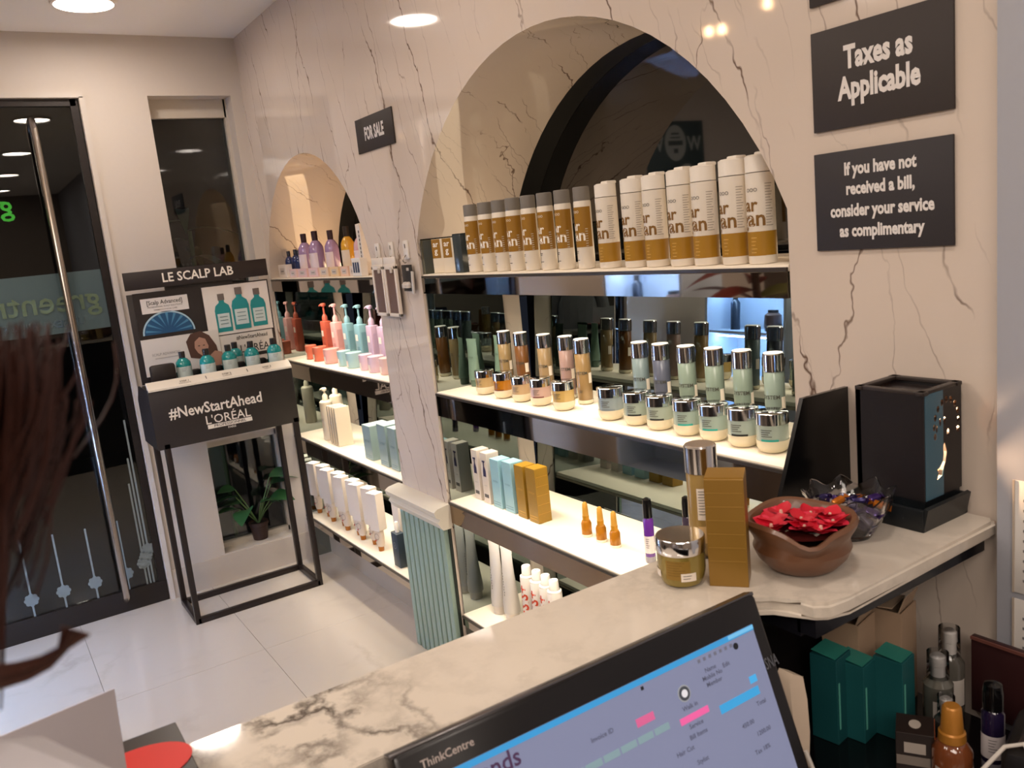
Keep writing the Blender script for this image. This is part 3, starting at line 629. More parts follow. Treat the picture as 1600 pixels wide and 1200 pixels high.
# ------------------------------------------------------------ pillar: signs, hooks, packs
def sign(name, x0, x1, z0, z1, lines, label, size, cond=.60, m='#332c2a'):
    t = thing(name, label, 'sign', ((x0+x1)/2, -.001, z0)); h = z1-z0
    obj('board', B().box((0, -.0025, h/2), (x1-x0, .005, h), .0008), mat(m, .6), t)
    for s_, zz, sz in lines: text(s_, sz, (0, -.0054, zz-z0), mat('#dcd6d2', .6), t, bold=.040, cond=cond)
    return t
sign('wall_sign', 3.303, 3.554, 1.692, 1.857, (('Taxes as', 1.803, .050), ('Applicable', 1.754, .050)), 'dark sign reading Taxes as Applicable on the marble wall', .05, .70)
sign('wall_sign', 3.301, 3.552, 1.487, 1.655, (('If you have not', 1.623, .0285), ('received a bill,', 1.590, .0285), ('consider your service', 1.5535, .0285), ('as complimentary', 1.519, .0285)), 'dark sign asking customers without a bill to consider it complimentary', .03, .76, '#2d292c')
sign('wall_sign', 3.303, 3.554, 1.899, 2.063, (), 'dark sign at the top edge of the photo, above the taxes sign', .05, .70)['label'] = 'dark sign at the photo top edge, above the taxes sign'
sign('wall_sign', 1.357, 1.660, 1.903, 2.020, (('FOR SALE', 1.961, .060),), 'small dark sign reading FOR SALE between the two arches', .06, .62)
for i, x in enumerate((1.410, 1.525, 1.643)):
    t = thing('adhesive_hook', 'white adhesive hook, %s on the marble pillar' % ('leftmost of three', 'middle of three', 'rightmost of three')[i], 'hook', (x, 0, 1.52), group='white adhesive hooks')
    obj('hook_plate', B().box((0, -.004, .03), (.036, .008, .064), .0035), mat('#e0d8cf', .35), t)
    obj('hook_arm', B().tube([(0, -.008, .012), (0, -.018, .004), (0, -.022, -.006), (0, -.015, -.014), (0, -.010, -.012)], .0022, 8), STEEL, t)
    obj('hook_slot', B().box((0, -.0084, .043), (.006, .001, .014)), mat('#6b625b', .4), t)
for i, x in enumerate((1.432, 1.535)):
    t = thing('hair_extension_pack', 'white framed pack of brown hair hanging, %s one' % ('left', 'right')[i], 'pack', (x, -.022, 1.32), group='hair extension packs')
    obj('frame', B().box((-.042, 0, .09), (.012, .012, .18), .002).box((.042, 0, .09), (.012, .012, .18), .002).box((0, 0, .006), (.096, .012, .012), .002).box((0, 0, .176), (.096, .012, .018), .002), mat('#e2d6ca', .4), t)
    obj('hanger_tab', B().box((0, 0, .195), (.096, .004, .03), .001), mat('#e5dbd0', .4), t)
    obj('hair_swatch', B().box((0, .001, .09), (.074, .006, .155)), mat('#6b5348', .6, bump=.8), t)
    obj('clip', B().box((.02, -.007, .165), (.016, .006, .02), .002), mat('#cbbfb2', .4), t)
t = thing('black_clip_pack', 'black card pack with pale clips hanging on the right hook', 'pack', (1.652, -.015, 1.41), group=None)
obj('card', B().box((0, 0, .045), (.07, .006, .09), .001), mat('#2d2926', .4), t)
for k in range(2): obj('clip', B().lathe([(0, 0), (.012, 0), (.014, .012), (.006, .02), (0, .021)], 10), mat('#c9c0b8', .4), t, (-.012+.024*k, -.006, .012))
obj('side_card', B().box((.042, -.004, .03), (.012, .006, .075), .001, Matrix.Rotation(.1, 3, 'Y')), mat('#c8c0b8', .4), t)
obj('printed_tag', quad((.012, -.0035, .075), .018, .01), mat('#b8afa6', .5), t)

# ------------------------------------------------------------ display stand
ds = thing('display_stand', 'black hair care display stand with posters, tray and metal frame legs', 'display stand', (0, 0, 0))
FRM = mat('#2a2220', .35, .2); PNL = mat('#2b2422', .45)
for x, y in ((.20, -.675), (.20, -.105), (.478, -.675), (.478, -.105)): obj('leg', B().box((x, y, .415), (.024, .024, .83), .001), FRM, ds)
obj('base_bar', B().box((.20, -.39, .013), (.024, .57, .026), .001), FRM, ds); obj('base_bar', B().box((.478, -.39, .013), (.024, .57, .026), .001), FRM, ds)
obj('base_bar', B().box((.339, -.675, .013), (.26, .024, .026), .001), FRM, ds); obj('base_bar', B().box((.339, -.105, .013), (.26, .024, .026), .001), FRM, ds)
fp = obj('front_panel', B().box((.487, -.4025, .940), (.006, .625, .262), .001), PNL, ds)
for ya in (-.715, -.096): obj('side_panel', B().prism([(.20, .81), (.484, .81), (.484, 1.07), (.27, 1.07), (.20, 1.0)], ya, ya+.006, lambda u, v, s: (u, s, v)), PNL, ds)
obj('under_shelf', B().box((.34, -.40, .82), (.28, .60, .012)), mat('#8c8178', .5), ds)
text('#NewStartAhead', .066, (.4905, -.445, .955), mat('#efe6dc', .5), ds, 'X', .018, .86)
text("L'OR\u00c9AL", .054, (.4905, -.405, .897), mat('#efe6dc', .5), ds, 'X', .004, .98)
obj('logo_bar', quad((.4903, -.400, .868), .195, .018, 'X'), mat('#efe6dc', .5), ds)
text('PROFESSIONNEL', .0165, (.4912, -.400, .868), PNL, ds, 'X', .012, 1.15)
text('PARIS', .013, (.4905, -.395, .850), mat('#efe6dc', .5), ds, 'X', .008, 1.1)
tr = obj('tray', B().box((.375, -.4, 1.060), (.21, .60, .016), .002), mat('#3a3230', .4), ds)
lp = obj('tray_lip', B().prism([(.468, 1.072), (.500, 1.064), (.500, 1.072), (.462, 1.100), (.455, 1.100)], -.713, -.092, lambda u, v, s: (u, s, v)), mat('#e9e0d3', .4), ds)
nlp = Vector((.028, 0, .038)).normalized()
for k, y in enumerate((-.56, -.38, -.20)):
    fr_ = ((0, 1, 0), (-.8, 0, .6)); text(('STEP 1', 'STEP 2', 'STEP 3')[k], .014, (.484, y, 1.087), mat('#5a5048', .5), lp, frame=fr_, bold=.01)
    text(('EXFOLIATE', 'CLEANSE', 'TREAT')[k], .010, (.491, y, 1.0795), mat('#7a7068', .5), lp, frame=fr_)
    if k < 2: obj('divider_line', quad((.486, y+.09, 1.086), .003, .018, frame=fr_), mat('#5a5048', .5), lp)
bp = obj('back_panel', B().box((.262, -.383, 1.27), (.008, .625, .40), .001).box((.262, -.383, 1.51), (.006, .30, .10)), PNL, ds)
hd = obj('header_board', B().box((.275, -.383, 1.527), (.020, .628, .078), .001), mat('#2a2221', .45), ds)
text('LE SCALP LAB', .056, (.2855, -.385, 1.527), mat('#f2ebe2', .5), hd, 'X', .018, .92)
p1 = obj('poster', B().box((.269, -.53, 1.36), (.004, .285, .225)), mat('#2c2523', .4), ds)
obj('title_label', quad((.2712, -.545, 1.412), .20, .066, 'X'), mat('#ded8d4', .5), p1)
text('[Scalp Advanced]', .026, (.2722, -.545, 1.424), INK, p1, 'X', .012, .85)
text('PROFESSIONAL SCALP SOLUTIONS', .010, (.2722, -.545, 1.405), mat('#6a625e', .5), p1, 'X', .006, .95); text('DERMATOLOGICAL CARE', .009, (.2722, -.545, 1.392), mat('#6a625e', .5), p1, 'X', .006, .95)
obj('printed_dome', poly([(.112*math.cos(PI*i/20), .098*math.sin(PI*i/20)) for i in range(21)], 'X', (.2712, -.545, 1.285)), mat('#a9c6d4', .5), p1)
obj('printed_sphere', poly([(.105*math.cos(PI*i/20), .091*math.sin(PI*i/20)) for i in range(21)], 'X', (.2720, -.545, 1.285)), mat('#1f4f74', .5), p1)
for k in range(9):
    a = PI*(k+.5)/9; obj('printed_ray', poly([(.03*math.cos(a), .03*math.sin(a)), (.1*math.cos(a-.06), .088*math.sin(a-.06)), (.1*math.cos(a+.06), .088*math.sin(a+.06))], 'X', (.2728, -.545, 1.287)), mat('#4b83a6', .5), p1)
p2 = obj('poster', B().box((.269, -.228, 1.352), (.005, .30, .225)), mat('#e4dcd4', .4), ds)
def printed_bottle(par, y, z, s, x=.2722, c='#1f8a8c'):
    P_ = [(-.034, 0), (.034, 0), (.036, .10), (.030, .122), (.012, .136), (.012, .15), (-.012, .15), (-.012, .136), (-.030, .122), (-.036, .10)]
    obj('printed_bottle', poly([(u*s, v*s) for u, v in P_], 'X', (x, y, z)), mat(c, .5), par)
    obj('printed_cap', poly([(u*s, v*s) for u, v in ((-.015, .146), (.015, .146), (.015, .176), (-.015, .176))], 'X', (x+.0008, y, z)), mat('#6d625c', .5), par)
    obj('printed_label', poly([(u*s, v*s) for u, v in ((-.027, .02), (.027, .02), (.027, .085), (-.027, .085))], 'X', (x+.0008, y, z)), mat('#c9d6d4', .5), par)
    for k in range(3): obj('printed_line', quad((x+.0018, y, z+(.070-.016*k)*s), .036*s, .003*s, 'X'), mat('#5f7a7c', .5), par)
printed_bottle(p2, -.300, 1.252, 1.0); printed_bottle(p2, -.135, 1.258, 1.0); printed_bottle(p2, -.218, 1.255, 1.1, .2742)
p3 = obj('poster', B().box((.272, -.222, 1.165), (.004, .27, .140)), mat('#d9d2ca', .4), ds)
text('#NewStartAhead', .026, (.2745, -.185, 1.215), INK, p3, 'X', .01, .8)
text("L'OR\u00c9AL", .050, (.2745, -.17, 1.160), INK, p3, 'X', .004, .85); obj('logo_bar', quad((.2745, -.15, 1.130), .12, .016, 'X'), INK, p3)
p4 = obj('poster', B().box((.276, -.505, 1.185), (.004, .335, .165)), mat('#ded7cf', .4), ds)
text('SCALP ADVANCED', .016, (.2785, -.575, 1.195), mat('#8f8780', .5), p4, 'X', .0, .9); obj('printed_line', quad((.2784, -.575, 1.178), .10, .004, 'X'), mat('#b5ada6', .5), p4)
obj('printed_hair', poly([(-.055, .045), (-.03, .078), (.015, .085), (.05, .06), (.075, .01), (.085, -.07), (.04, -.08), (-.005, -.04), (-.045, -.03)], 'X', (.2785, -.43, 1.188)), mat('#54382c', .5), p4)
obj('printed_face', poly([(-.028, .028), (-.005, .046), (.02, .035), (.03, .0), (.02, -.03), (.0, -.042), (-.02, -.025), (-.032, 0)], 'X', (.2793, -.42, 1.200)), mat('#b98d78', .5), p4)
obj('printed_shoulder', poly([(-.01, -.03), (.03, .0), (.06, -.01), (.07, -.06), (.02, -.075)], 'X', (.2793, -.395, 1.175)), mat('#b28671', .5), p4)
for dy in (-.012, .010): obj('printed_eye', disc((.2803, -.42+dy, 1.207), .005, .0022, 'X'), INK, p4)
obj('printed_mouth', disc((.2803, -.420, 1.181), .006, .0022, 'X'), mat('#8f4a44', .5), p4)
def teal_bottle(label, loc):
    o = round_bottle('#17898c', '#2a2422', '#c6d4d2', label, .135, .033, None, 'teal bottles on the display tray'); o.location = loc; o.rotation_euler.z = PI/2; return o
for i, (x, y) in enumerate(((.352, -.531), (.392, -.438), (.368, -.335), (.368, -.232), (.385, -.132))):
    teal_bottle('small teal bottle with black cap on display tray, %s from the left' % ORD[i], (x+.02, y, 1.068))
teal_bottle('small teal bottle standing behind the others near the poster', (.315, -.285, 1.068))
t = thing('black_tester_box', 'rounded black tester box at the left end of the display tray', 'box', (.40, -.625, 1.068))
obj('box_body', B().box((0, 0, .048), (.035, .105, .096), .012), mat('#2b2321', .4), t); obj('box_base', B().box((0, 0, .006), (.05, .118, .012), .003), BLACK, t)
for i, y in enumerate((-.485, -.385, -.285, -.185)):
    t = thing('black_tray_block', 'small black holder block between teal bottles, %s from the left' % ORD[i], 'block', (.355, y, 1.068), group='holder blocks')
    obj('block_body', B().box((0, 0, .022), (.03, .045, .044), .004), BLACK, t); obj('block_top', B().box((0, 0, .045), (.022, .036, .003), .001), mat('#3a3230', .3), t)

# potted plant on the low window sill
pl = thing('potted_plant', 'small leafy green plant in dark brown pot on the low window sill', 'plant', (.0, -.225, .149))
obj('pot', B().lathe([(0, 0), (.036, 0), (.046, .075), (.051, .077), (.051, .092), (.046, .092), (.044, .082), (0, .080)], 22), mat('#3a2620', .5), pl)
obj('soil', B().lathe([(0, .084), (.043, .082)], 18), mat('#1c1512', .9), pl)
LEAF = mat('#2f5a33', .4); STEM = mat('#5e7a4a', .5)
def leaf(L_, W2, droop):
    b = B(); n = 8; A, C_, D = [], [], []
    for i in range(n+1):
        s = i/n; wd = W2*math.sin(PI*min(1, s*.95+.04))**.8*(1-.35*s); x = L_*s; z = -droop*s*s*L_
        A.append((x, -wd, z+wd*.25)); C_.append((x, 0, z)); D.append((x, wd, z+wd*.25))
    b.strip(A, C_); b.strip(C_, D); bmesh.ops.remove_doubles(b.b, verts=b.b.verts, dist=.0001); return b
lv = [(-1.75, .17, .20, .6), (-1.45, .13, .12, .2), (-2.3, .15, .15, .5), (1.45, .14, .24, .4), (1.8, .15, .10, .6), (.9, .13, .16, .5), (1.2, .16, .30, .5), (.2, .12, .14, .6), (-.7, .13, .12, .7), (-1.6, .10, .26, .3)]
for az, L_, zz, dr_ in lv:
    tip = Vector((math.cos(az)*.08*min(1, .4+.6*abs(math.sin(az))), math.sin(az)*.09, .09+zz*.75))
    if tip.x < -.02: tip.x = -.02
    obj('stem', B().tube([(0, 0, .08), tip*.5+Vector((0, 0, .05)), tip], .003, 6), STEM, pl)
    o = obj('leaf', leaf(L_*.85, L_*.52, dr_), LEAF, pl, tip); o.rotation_euler = (rj(.3), -.25, az if abs(math.sin(az)) > .6 else (PI/2 if math.sin(az) > 0 else -PI/2))
og = thing('garden_plant', 'dark leafy plant growing outside behind the tall narrow window', 'plant', (-.55, -.22, 0))
obj('stem', B().tube([(0, 0, 0), (.02, 0, .9), (0, .02, 1.75)], .012, 6), STEM, og)
for i in range(14):
    a = i*2.4; z = 1.2+.05*i; o = obj('leaf', leaf(.34, .04, .7), LEAF, og, (0, 0, z)); o.rotation_euler = (0, -.3, a)

# ------------------------------------------------------------ counter
Zl = 1.056
lg = [(3.343, -2.9), (3.343, -.003), (3.612, -.003), (3.622, -.02), (3.624, -.39), (3.620, -.425), (3.606, -.441), (3.588, -.443), (3.57, -.446), (3.552, -.455), (3.535, -.475), (3.522, -.52), (3.520, -.60), (3.520, -2.9)]
b = B(); b.prism(lg, Zl-.026, Zl, lambda u, v, s: (u, v, s)); es = [e for e in b.b.edges if abs(e.verts[0].co.z-e.verts[1].co.z) < 1e-6]
bmesh.ops.bevel(b.b, geom=es, offset=.006, segments=2, affect='EDGES')
ct = thing('reception_counter', 'reception counter with raised white veined marble ledge and black inner side', 'counter', (0, 0, 0))
obj('ledge', b, LEDGE_M, ct)
obj('counter_body', B().box((3.40, -1.46, .515), (.055, 2.88, 1.03)), mat('#181516', .2), ct)
obj('apron', B().box((3.585, -.22, 1.015), (.03, .42, .03)).box((3.50, -.22, 1.012), (.15, .42, .036)), mat('#15151a', .2), ct)
DZ = .742
tag(obj('desk_top', B().box((3.64, -.62, DZ-.015), (.40, 1.10, .03), .003).box((3.64, -.10, .36), (.36, .02, .72)).box((3.64, -1.12, .36), (.36, .02, .72)), mat('#0f0e10', .15)), 'black inner desk behind the reception ledge under the monitor', 'desk')

# monitor (screen tilted back 20 degrees)
mo = thing('computer_monitor', 'black all-in-one computer with a lit booking page behind the ledge', 'computer', (0, 0, 0))
th = math.radians(20); DV = Vector((math.sin(th), 0, -math.cos(th))); UV = Vector((0, 1, 0)); NV = Vector((math.cos(th), 0, math.sin(th))); PO = Vector((3.594, -1.043, 1.100))
def mp(u, v, n=0): return PO+UV*u+DV*v+NV*n
def mbox(u0, u1, v0, v1, n0, n1, bev=0):
    bb = B().box(((u0+u1)/2, (v0+v1)/2, (n0+n1)/2), (u1-u0, v1-v0, n1-n0), bev)
    for v in bb.b.verts: v.co = mp(*v.co)
    return bb
obj('casing', mbox(0, .506, 0, .365, -.028, 0, .006), mat('#121012', .25), mo)
obj('bezel_rim', mbox(-.0015, .5075, -.0015, .003, -.020, -.004, .001), mat('#6d6a6c', .2, .8), mo)
SCR = obj('screen', mbox(.020, .484, .033, .295, 0, .0012), mat('#757d9c', .3, emit=.34), mo)
fr_m = ((0, 1, 0), tuple(-DV))
def ui(u0, u1, v0, v1, c, e=.5, n=.0016, name='screen_graphic'): obj(name, mbox(u0, u1, v0, v1, n-.0004, n), mat(c, .4, emit=e), SCR, smooth=False)
ui(.020, .484, .033, .0395, '#2f7fb4', .6); ui(.440, .484, .0335, .038, '#5fa0c8', .6, .0019)
ui(.396, .463, .1015, .1115, '#3186ba', .6); ui(.453, .465, .088, .0965, '#3a90c4', .6)
ui(.277, .303, .0715, .0805, '#b0527c', .6); ui(.335, .380, .094, .1015, '#c2528a', .6)
for k in range(7): ui(.150+.0245*k, .172+.0245*k, .090, .0975, '#6f8790', .5)
ui(.296, .300, .042, .046, '#20242c', .1)
for (u, v, wd, s) in ((.23, .070, .035, 'Invoice ID'), (.355, .086, .03, 'Walk in'), (.356, .107, .04, 'Service'), (.40, .058, .03, 'Name'), (.40, .066, .04, 'Mobile No'), (.40, .074, .04, 'Member'), (.425, .062, .03, 'Edit'), (.46, .121, .03, 'Total'), (.355, .118, .05, 'Bill Items'),
                      (.43, .136, .03, '450.00'), (.45, .152, .03, '1200.00'), (.33, .128, .05, 'Hair Cut'), (.35, .146, .05, 'Stylist'), (.19, .118, .06, 'Customer'), (.27, .14, .06, 'Quantity'), (.30, .16, .05, 'Discount'), (.44, .17, .04, 'Tax 18%'), (.38, .185, .06, 'Amount Due')):
    me = textmesh(s, .0075, .01); a = Vector(UV); d = Vector(-DV)
    for vv in me.vertices: vv.co = mp(u, v, .0018)+a*vv.co.x+d*vv.co.y
    mobj('lettering', me, mat('#565a70', .5, emit=.1), SCR)
for k in range(7): ui(.385+.009*k, .389+.009*k, .043+.0, .047, '#70758a', .1)
for (c, r, n) in (('#8a8f96', .0095, .0016), ('#3a3e46', .008, .002), ('#c9ccd4', .0045, .0024)):
    bb = B(); bb.prism([(r*math.cos(2*PI*i/20), r*math.sin(2*PI*i/20)) for i in range(20)], 0, .0004, lambda u, v, s: mp(.352+u, .070+v, n+s)); obj('screen_graphic', bb, mat(c, .4, emit=.4), SCR)
bb = B(); bb.prism([(.004*math.cos(2*PI*i/16), .004*math.sin(2*PI*i/16)) for i in range(16)], 0, .0004, lambda u, v, s: mp(.448+u, .048+v, .0016+s)); obj('screen_graphic', bb, mat('#20242c', .4), SCR)
for s, sz, u, v, c in (('greentrends', .026, .066, .044, '#4d3458'), ('UNISEX HAIR & STYLE SALON', .006, .066, .060, '#4a5a8a')):
    me = textmesh(s, sz, .012)
    for vv in me.vertices: vv.co = mp(u+.0, v+.006, .002)+UV*vv.co.x-DV*vv.co.y
    mobj('lettering', me, mat(c, .5, emit=.1), SCR)
me = textmesh('ThinkCentre', .0115, .012)
for vv in me.vertices: vv.co = mp(.055, .018, .0003)+UV*vv.co.x-DV*vv.co.y
mobj('lettering', me, mat('#b9aca6', .4), mo)
me = textmesh('SNA', .020, .012)
for vv in me.vertices: vv.co = mp(.497, .085, .0004)+UV*(vv.co.x*.6)-DV*vv.co.y
mobj('lettering', me, mat('#55565c', .4), mo)
obj('stand_arm', B().tube([mp(.253, .25, -.03), mp(.253, .27, -.055), (3.63, -.79, DZ+.01)], .014, 10), mat('#222022', .3), mo)
obj('stand_foot', B().box((3.63, -.79, DZ+.006), (.16, .24, .012), .003), mat('#222022', .3), mo)

# things on the ledge
t = thing('gold_cream_jar', 'large gold jar with chrome lid and white label on the ledge', 'jar', (3.432, -.507, Zl), .55)
obj('body', B().lathe([(0, 0), (.022, 0), (.029, .004), (.033, .014), (.0345, .026), (.0345, .050), (0, .050)], 36), mat('#93803e', .22, .35, coat=.5), t)
obj('lid', B().lathe([(0, .050), (.0352, .050), (.0356, .051), (.0356, .070), (.034, .0725), (0, .0725)], 36), CHROME, t)
obj('printed_panel', patch(.0348, .016, .044, -.42, .62, 8), mat('#8a6a28', .4), t)
obj('price_tag', patch(.0350, .014, .026, .22, .85, 6), TAG, t); smalltext(t, .0353, .022, 2, LETK, .3, .35, .0008, .004)
obj('side_label', patch(.0350, .016, .026, -1.5, -.75, 6), TAG, t); smalltext(t, .0352, .0415, 6, mat('#6a4c18', .5), -.35, .75, .0006, .0038)
t = thing('tall_gold_bottle', 'tall gold bottle with chrome cap behind the gold carton', 'bottle', (3.383, -.408, Zl), .75)
obj('body', B().lathe([(0, .003), (.0225, .003), (.0235, .008), (.0235, .130), (.021, .136), (0, .137)], 30), mat('#a88a50', .25, .2, coat=.5), t)
obj('clear_base', B().lathe([(0, 0), (.0235, 0), (.0240, .004), (.0240, .008)], 30), CLEAR, t)
obj('cap', B().lathe([(0, .134), (.0245, .134), (.0245, .174), (.0225, .1765), (0, .1765)], 30), CHROME, t)
obj('cap_top', B().lathe([(0, .1772), (.021, .1772), (.0215, .1765)], 24), mat('#b9a898', .2, .5), t)
obj('price_tag', patch(.0238, .062, .112, -.35, .75, 8), TAG, t); smalltext(t, .0241, .107, 9, LETK, -.25, .7, .0009, .0045)
obj('lower_tag', patch(.0238, .025, .052, -.35, .75, 8), mat('#d8b27a', .5), t)
t = thing('gold_carton', 'tall plain gold carton standing on the ledge beside the gold jar', 'box', (3.477, -.456, Zl), .66)
obj('box_body', B().box((0, 0, .079), (.054, .050, .158), .0008), mat('#8d6a2c', .33, .25), t, smooth=False)
obj('top_flap', B().box((0, .002, .1590), (.053, .047, .0014), 0, Matrix.Rotation(.015, 3, 'X')), mat('#9a7430', .3, .25), t, smooth=False)
for k in range(6): obj('embossed_line', B().box((0, -.0252, .138-.02*k), (.050, .0006, .0012)), mat('#9c7836', .35, .25), t)
# terracotta bowl with water and red flowers
def bowlfn(x, y, z, a):
    s = math.exp(-((a-(-.75)+PI) % (2*PI)-PI)**2/.10); k = max(0, min(1, (z-.03)/.045)); r = 1+.20*s*k
    wv = 1+.02*math.sin(a*5+1)*k; return (x*r*wv, y*r*wv, z-.012*s*k+.003*math.sin(3*a)*k)
t = thing('clay_bowl', 'brown terracotta bowl with spout, filled with water and red flowers', 'bowl', (3.520, -.352, Zl+.001))
CLAY = mat('#6a4630', .4, bump=.35, coat=.15)
obj('bowl_body', B().lathe([(0, 0), (.040, 0), (.050, .006), (.063, .020), (.069, .034), (.066, .044), (.069, .053), (.077, .066), (.079, .073), (.076, .078), (.070, .076), (.064, .066), (.060, .050), (.050, .034), (0, .030)], 48, fn=bowlfn), CLAY, t)
obj('water', B().lathe([(0, .062), (.0625, .062)], 32), mat('#3a1512', .03, coat=.5), t)
RED = mat('#c3122a', .45); RED2 = mat('#d8304a', .45)
FLW = ('at the near left of the bowl', 'nearest the spout', 'at the far side of the bowl', 'by the right rim', 'by the left rim', 'resting on top in the middle', 'at the near rim', 'just right of the middle', 'at the far right rim')
for i, (x, y) in enumerate(((-.028, -.030), (.022, -.020), (-.006, .030), (.038, .022), (-.042, .008), (.004, -.004), (-.015, -.046), (.040, -.008), (.018, .042))):
    f = thing('red_flower', 'red flower with pale centre floating %s' % FLW[i], 'flower', (3.520+x, -.352+y, Zl+.064+.003*(i == 5)), i*.9, 'red flowers in the clay bowl')
    for k in range(7):
        pb = leaf(.027, .015, -.15); o = obj('petal', pb, RED if k % 2 else RED2, f, (0, 0, .002+.0012*(k % 3))); o.rotation_euler = (rj(.3), -.12-.22*(k % 2), k*2*PI/7)
    obj('flower_centre', B().lathe([(0, .004), (.003, .006), (.002, .011), (0, .012)], 8), mat('#d9b5a2', .5), f)
# cut glass bowl with sweets
t = thing('glass_bowl', 'scalloped cut glass bowl of wrapped sweets behind the clay bowl', 'bowl', (3.494, -.205, Zl))
def scal(x, y, z, a):
    k = z/.07; r = 1+.05*math.cos(8*a)*k+.03*math.cos(16*a)*k; return (x*r, y*r, z+.007*math.cos(8*a)*k**2)
gm = mat('#e8e6ea', .03, trans=1, ior=1.45)
obj('bowl_body', B().lathe([(0, 0), (.032, 0), (.036, .006), (.050, .030), (.060, .050), (.066, .070), (.0635, .071), (.056, .050), (.046, .031), (.030, .009), (0, .008)], 48, fn=scal), gm, t)
CC = [('#3a2560', 'violet'), ('#b8681c', 'orange gold'), ('#8d8a9c', 'silver'), ('#2c2350', 'dark blue')]
cand = {}
k = 0
for lay, (n, rr, z) in enumerate(((5, .024, .016), (9, .036, .034), (10, .043, .050), (5, .018, .056))):
    for i in range(n):
        c, nm = CC[(k*5+lay) % 4]; a = 2*PI*i/n+lay*.6; loc = (3.494+rr*math.cos(a)+rj(.003), -.205+rr*math.sin(a)+rj(.003), Zl+z+rj(.003)); k += 1
        if c not in cand:
            q = thing('wrapped_sweet', '%s foil wrapped sweet in the glass bowl' % nm, 'sweet', loc, a, '%s wrapped sweets' % nm); cm = mat(c, .22, .5, bump=.6)
            obj('sweet_body', B().box((0, 0, 0), (.020, .012, .009), .003), cm, q)
            obj('wrapper_twist', B().prism([(.009, 0), (.017, .007), (.017, -.007)], -.0008, .0008, lambda u, v, s: (u, v, s)).prism([(-.009, 0), (-.017, .007), (-.017, -.007)], -.0008, .0008, lambda u, v, s: (u, v, s)), mat(c, .15, .7), q)
            cand[c] = q
        else: q = dup(cand[c], loc, a)
        q.rotation_euler = (rj(.5), rj(.5), a)
        vx = (loc[0]-3.497)*.55+(loc[1]+.213)*.83; vy = (loc[1]+.213)*.55-(loc[0]-3.497)*.83
        q['label'] = '%s wrapped sweet, %s layer, %s of the glass bowl' % (nm, ('bottom', 'second', 'third', 'top')[lay], ('left' if vx < -.012 else 'right' if vx > .012 else 'middle')+(' back' if vy > .008 else ' front' if vy < -.008 else ' centre'))
# black slate board leaning by the burner
t = thing('black_slate_board', 'glossy black board leaning upright beside the oil burner', 'board', (0, 0, 0))
obj('board', B().prism([(-.207, Zl+.002), (-.128, 1.245), (.0-.004, 1.243), (-.004, Zl+.002)], 3.346, 3.354, lambda u, v, s: (s, u, v)), mat('#08080a', .18), t)
# aroma lamp: hollow ceramic box with pierced peacock
t = thing('oil_burner', 'tall black ceramic oil burner with pierced peacock and blue panel', 'burner', (0, 0, 0))
CER = mat('#191517', .38); x0, x1, y0, y1, z0, z1 = 3.449, 3.565, -.116, -.012, Zl+.045, 1.270
dots = []
for i in range(11):
    a = math.radians(200-220*i/10); dots.append((.062+.034*math.cos(a)*1.0, .112+.040*math.sin(a), .0042, .0058))
for i in range(3): a = math.radians(150-40*i); dots.append((.050+.018*math.cos(a), .100+.02*math.sin(a), .003, .0065))
dots.append((.066, .098, .003, .0065))
# front face (facing +x) with holes: triangle filled
def pierced():
    bm = bmesh.new(); W2, H2 = y1-y0, z1-z0; loops = [[(0, 0), (W2, 0), (W2, H2), (0, H2)]]
    for (u, v, ru, rv) in dots: loops.append([(u+ru*math.cos(2*PI*i/10), v+rv*math.sin(2*PI*i/10)) for i in range(10)])
    loops.append([(.034, .028), (.048, .032), (.050, .040), (.058, .052), (.062, .068), (.056, .084), (.052, .078), (.054, .066), (.050, .054), (.042, .047), (.036, .044), (.038, .036)])
    es = []
    for lp_ in loops:
        vs = [bm.verts.new((x1, y0+u, z0+v)) for u, v in lp_]; es += [bm.edges.new((vs[i], vs[(i+1) % len(vs)])) for i in range(len(vs))]
    bmesh.ops.triangle_fill(bm, use_beauty=True, use_dissolve=False, edges=es)
    r = bmesh.ops.extrude_face_region(bm, geom=list(bm.faces)); vs = [g for g in r['geom'] if isinstance(g, bmesh.types.BMVert)]
    for v in vs: v.co.x -= .007
    return bm
obj('front_wall', pierced(), CER, t, smooth=False)
obj('box_wall', B().box(((x0+x1)/2-.004, y0+.004, (z0+z1)/2), (x1-x0-.006, .008, z1-z0)).box(((x0+x1)/2-.004, y1-.004, (z0+z1)/2), (x1-x0-.006, .008, z1-z0)).box((x0+.004, (y0+y1)/2, (z0+z1)/2), (.008, y1-y0, z1-z0)), CER, t, smooth=False)
b = B()
for yy in (y0+.006, y1-.006): b.box(((x0+x1)/2, yy, z1+.002), (x1-x0+.004, .012, .006), .001)
for xx in (x0+.006, x1-.006): b.box((xx, (y0+y1)/2, z1+.002), (.012, y1-y0+.004, .006), .001)
obj('top_rim', b, mat('#2b2320', .45), t)
obj('oil_dish', B().box(((x0+x1)/2, (y0+y1)/2, z1-.008), (x1-x0-.02, y1-y0-.018, .004)), mat('#241d1c', .3), t)
bp_ = pierced()
bmesh.ops.bisect_plane(bp_, geom=list(bp_.verts)+list(bp_.edges)+list(bp_.faces), plane_co=(0, y0+.052, 0), plane_no=(0, 1, 0), clear_outer=True)
for v in bp_.verts: v.co.x = x1+.0006 if v.co.x > x1-.003 else x1-.0005
for v in bp_.verts: v.co.y = max(v.co.y, y0+.003); 
obj('blue_glaze_panel', bp_, mat('#3f5f70', .25), t, smooth=False)
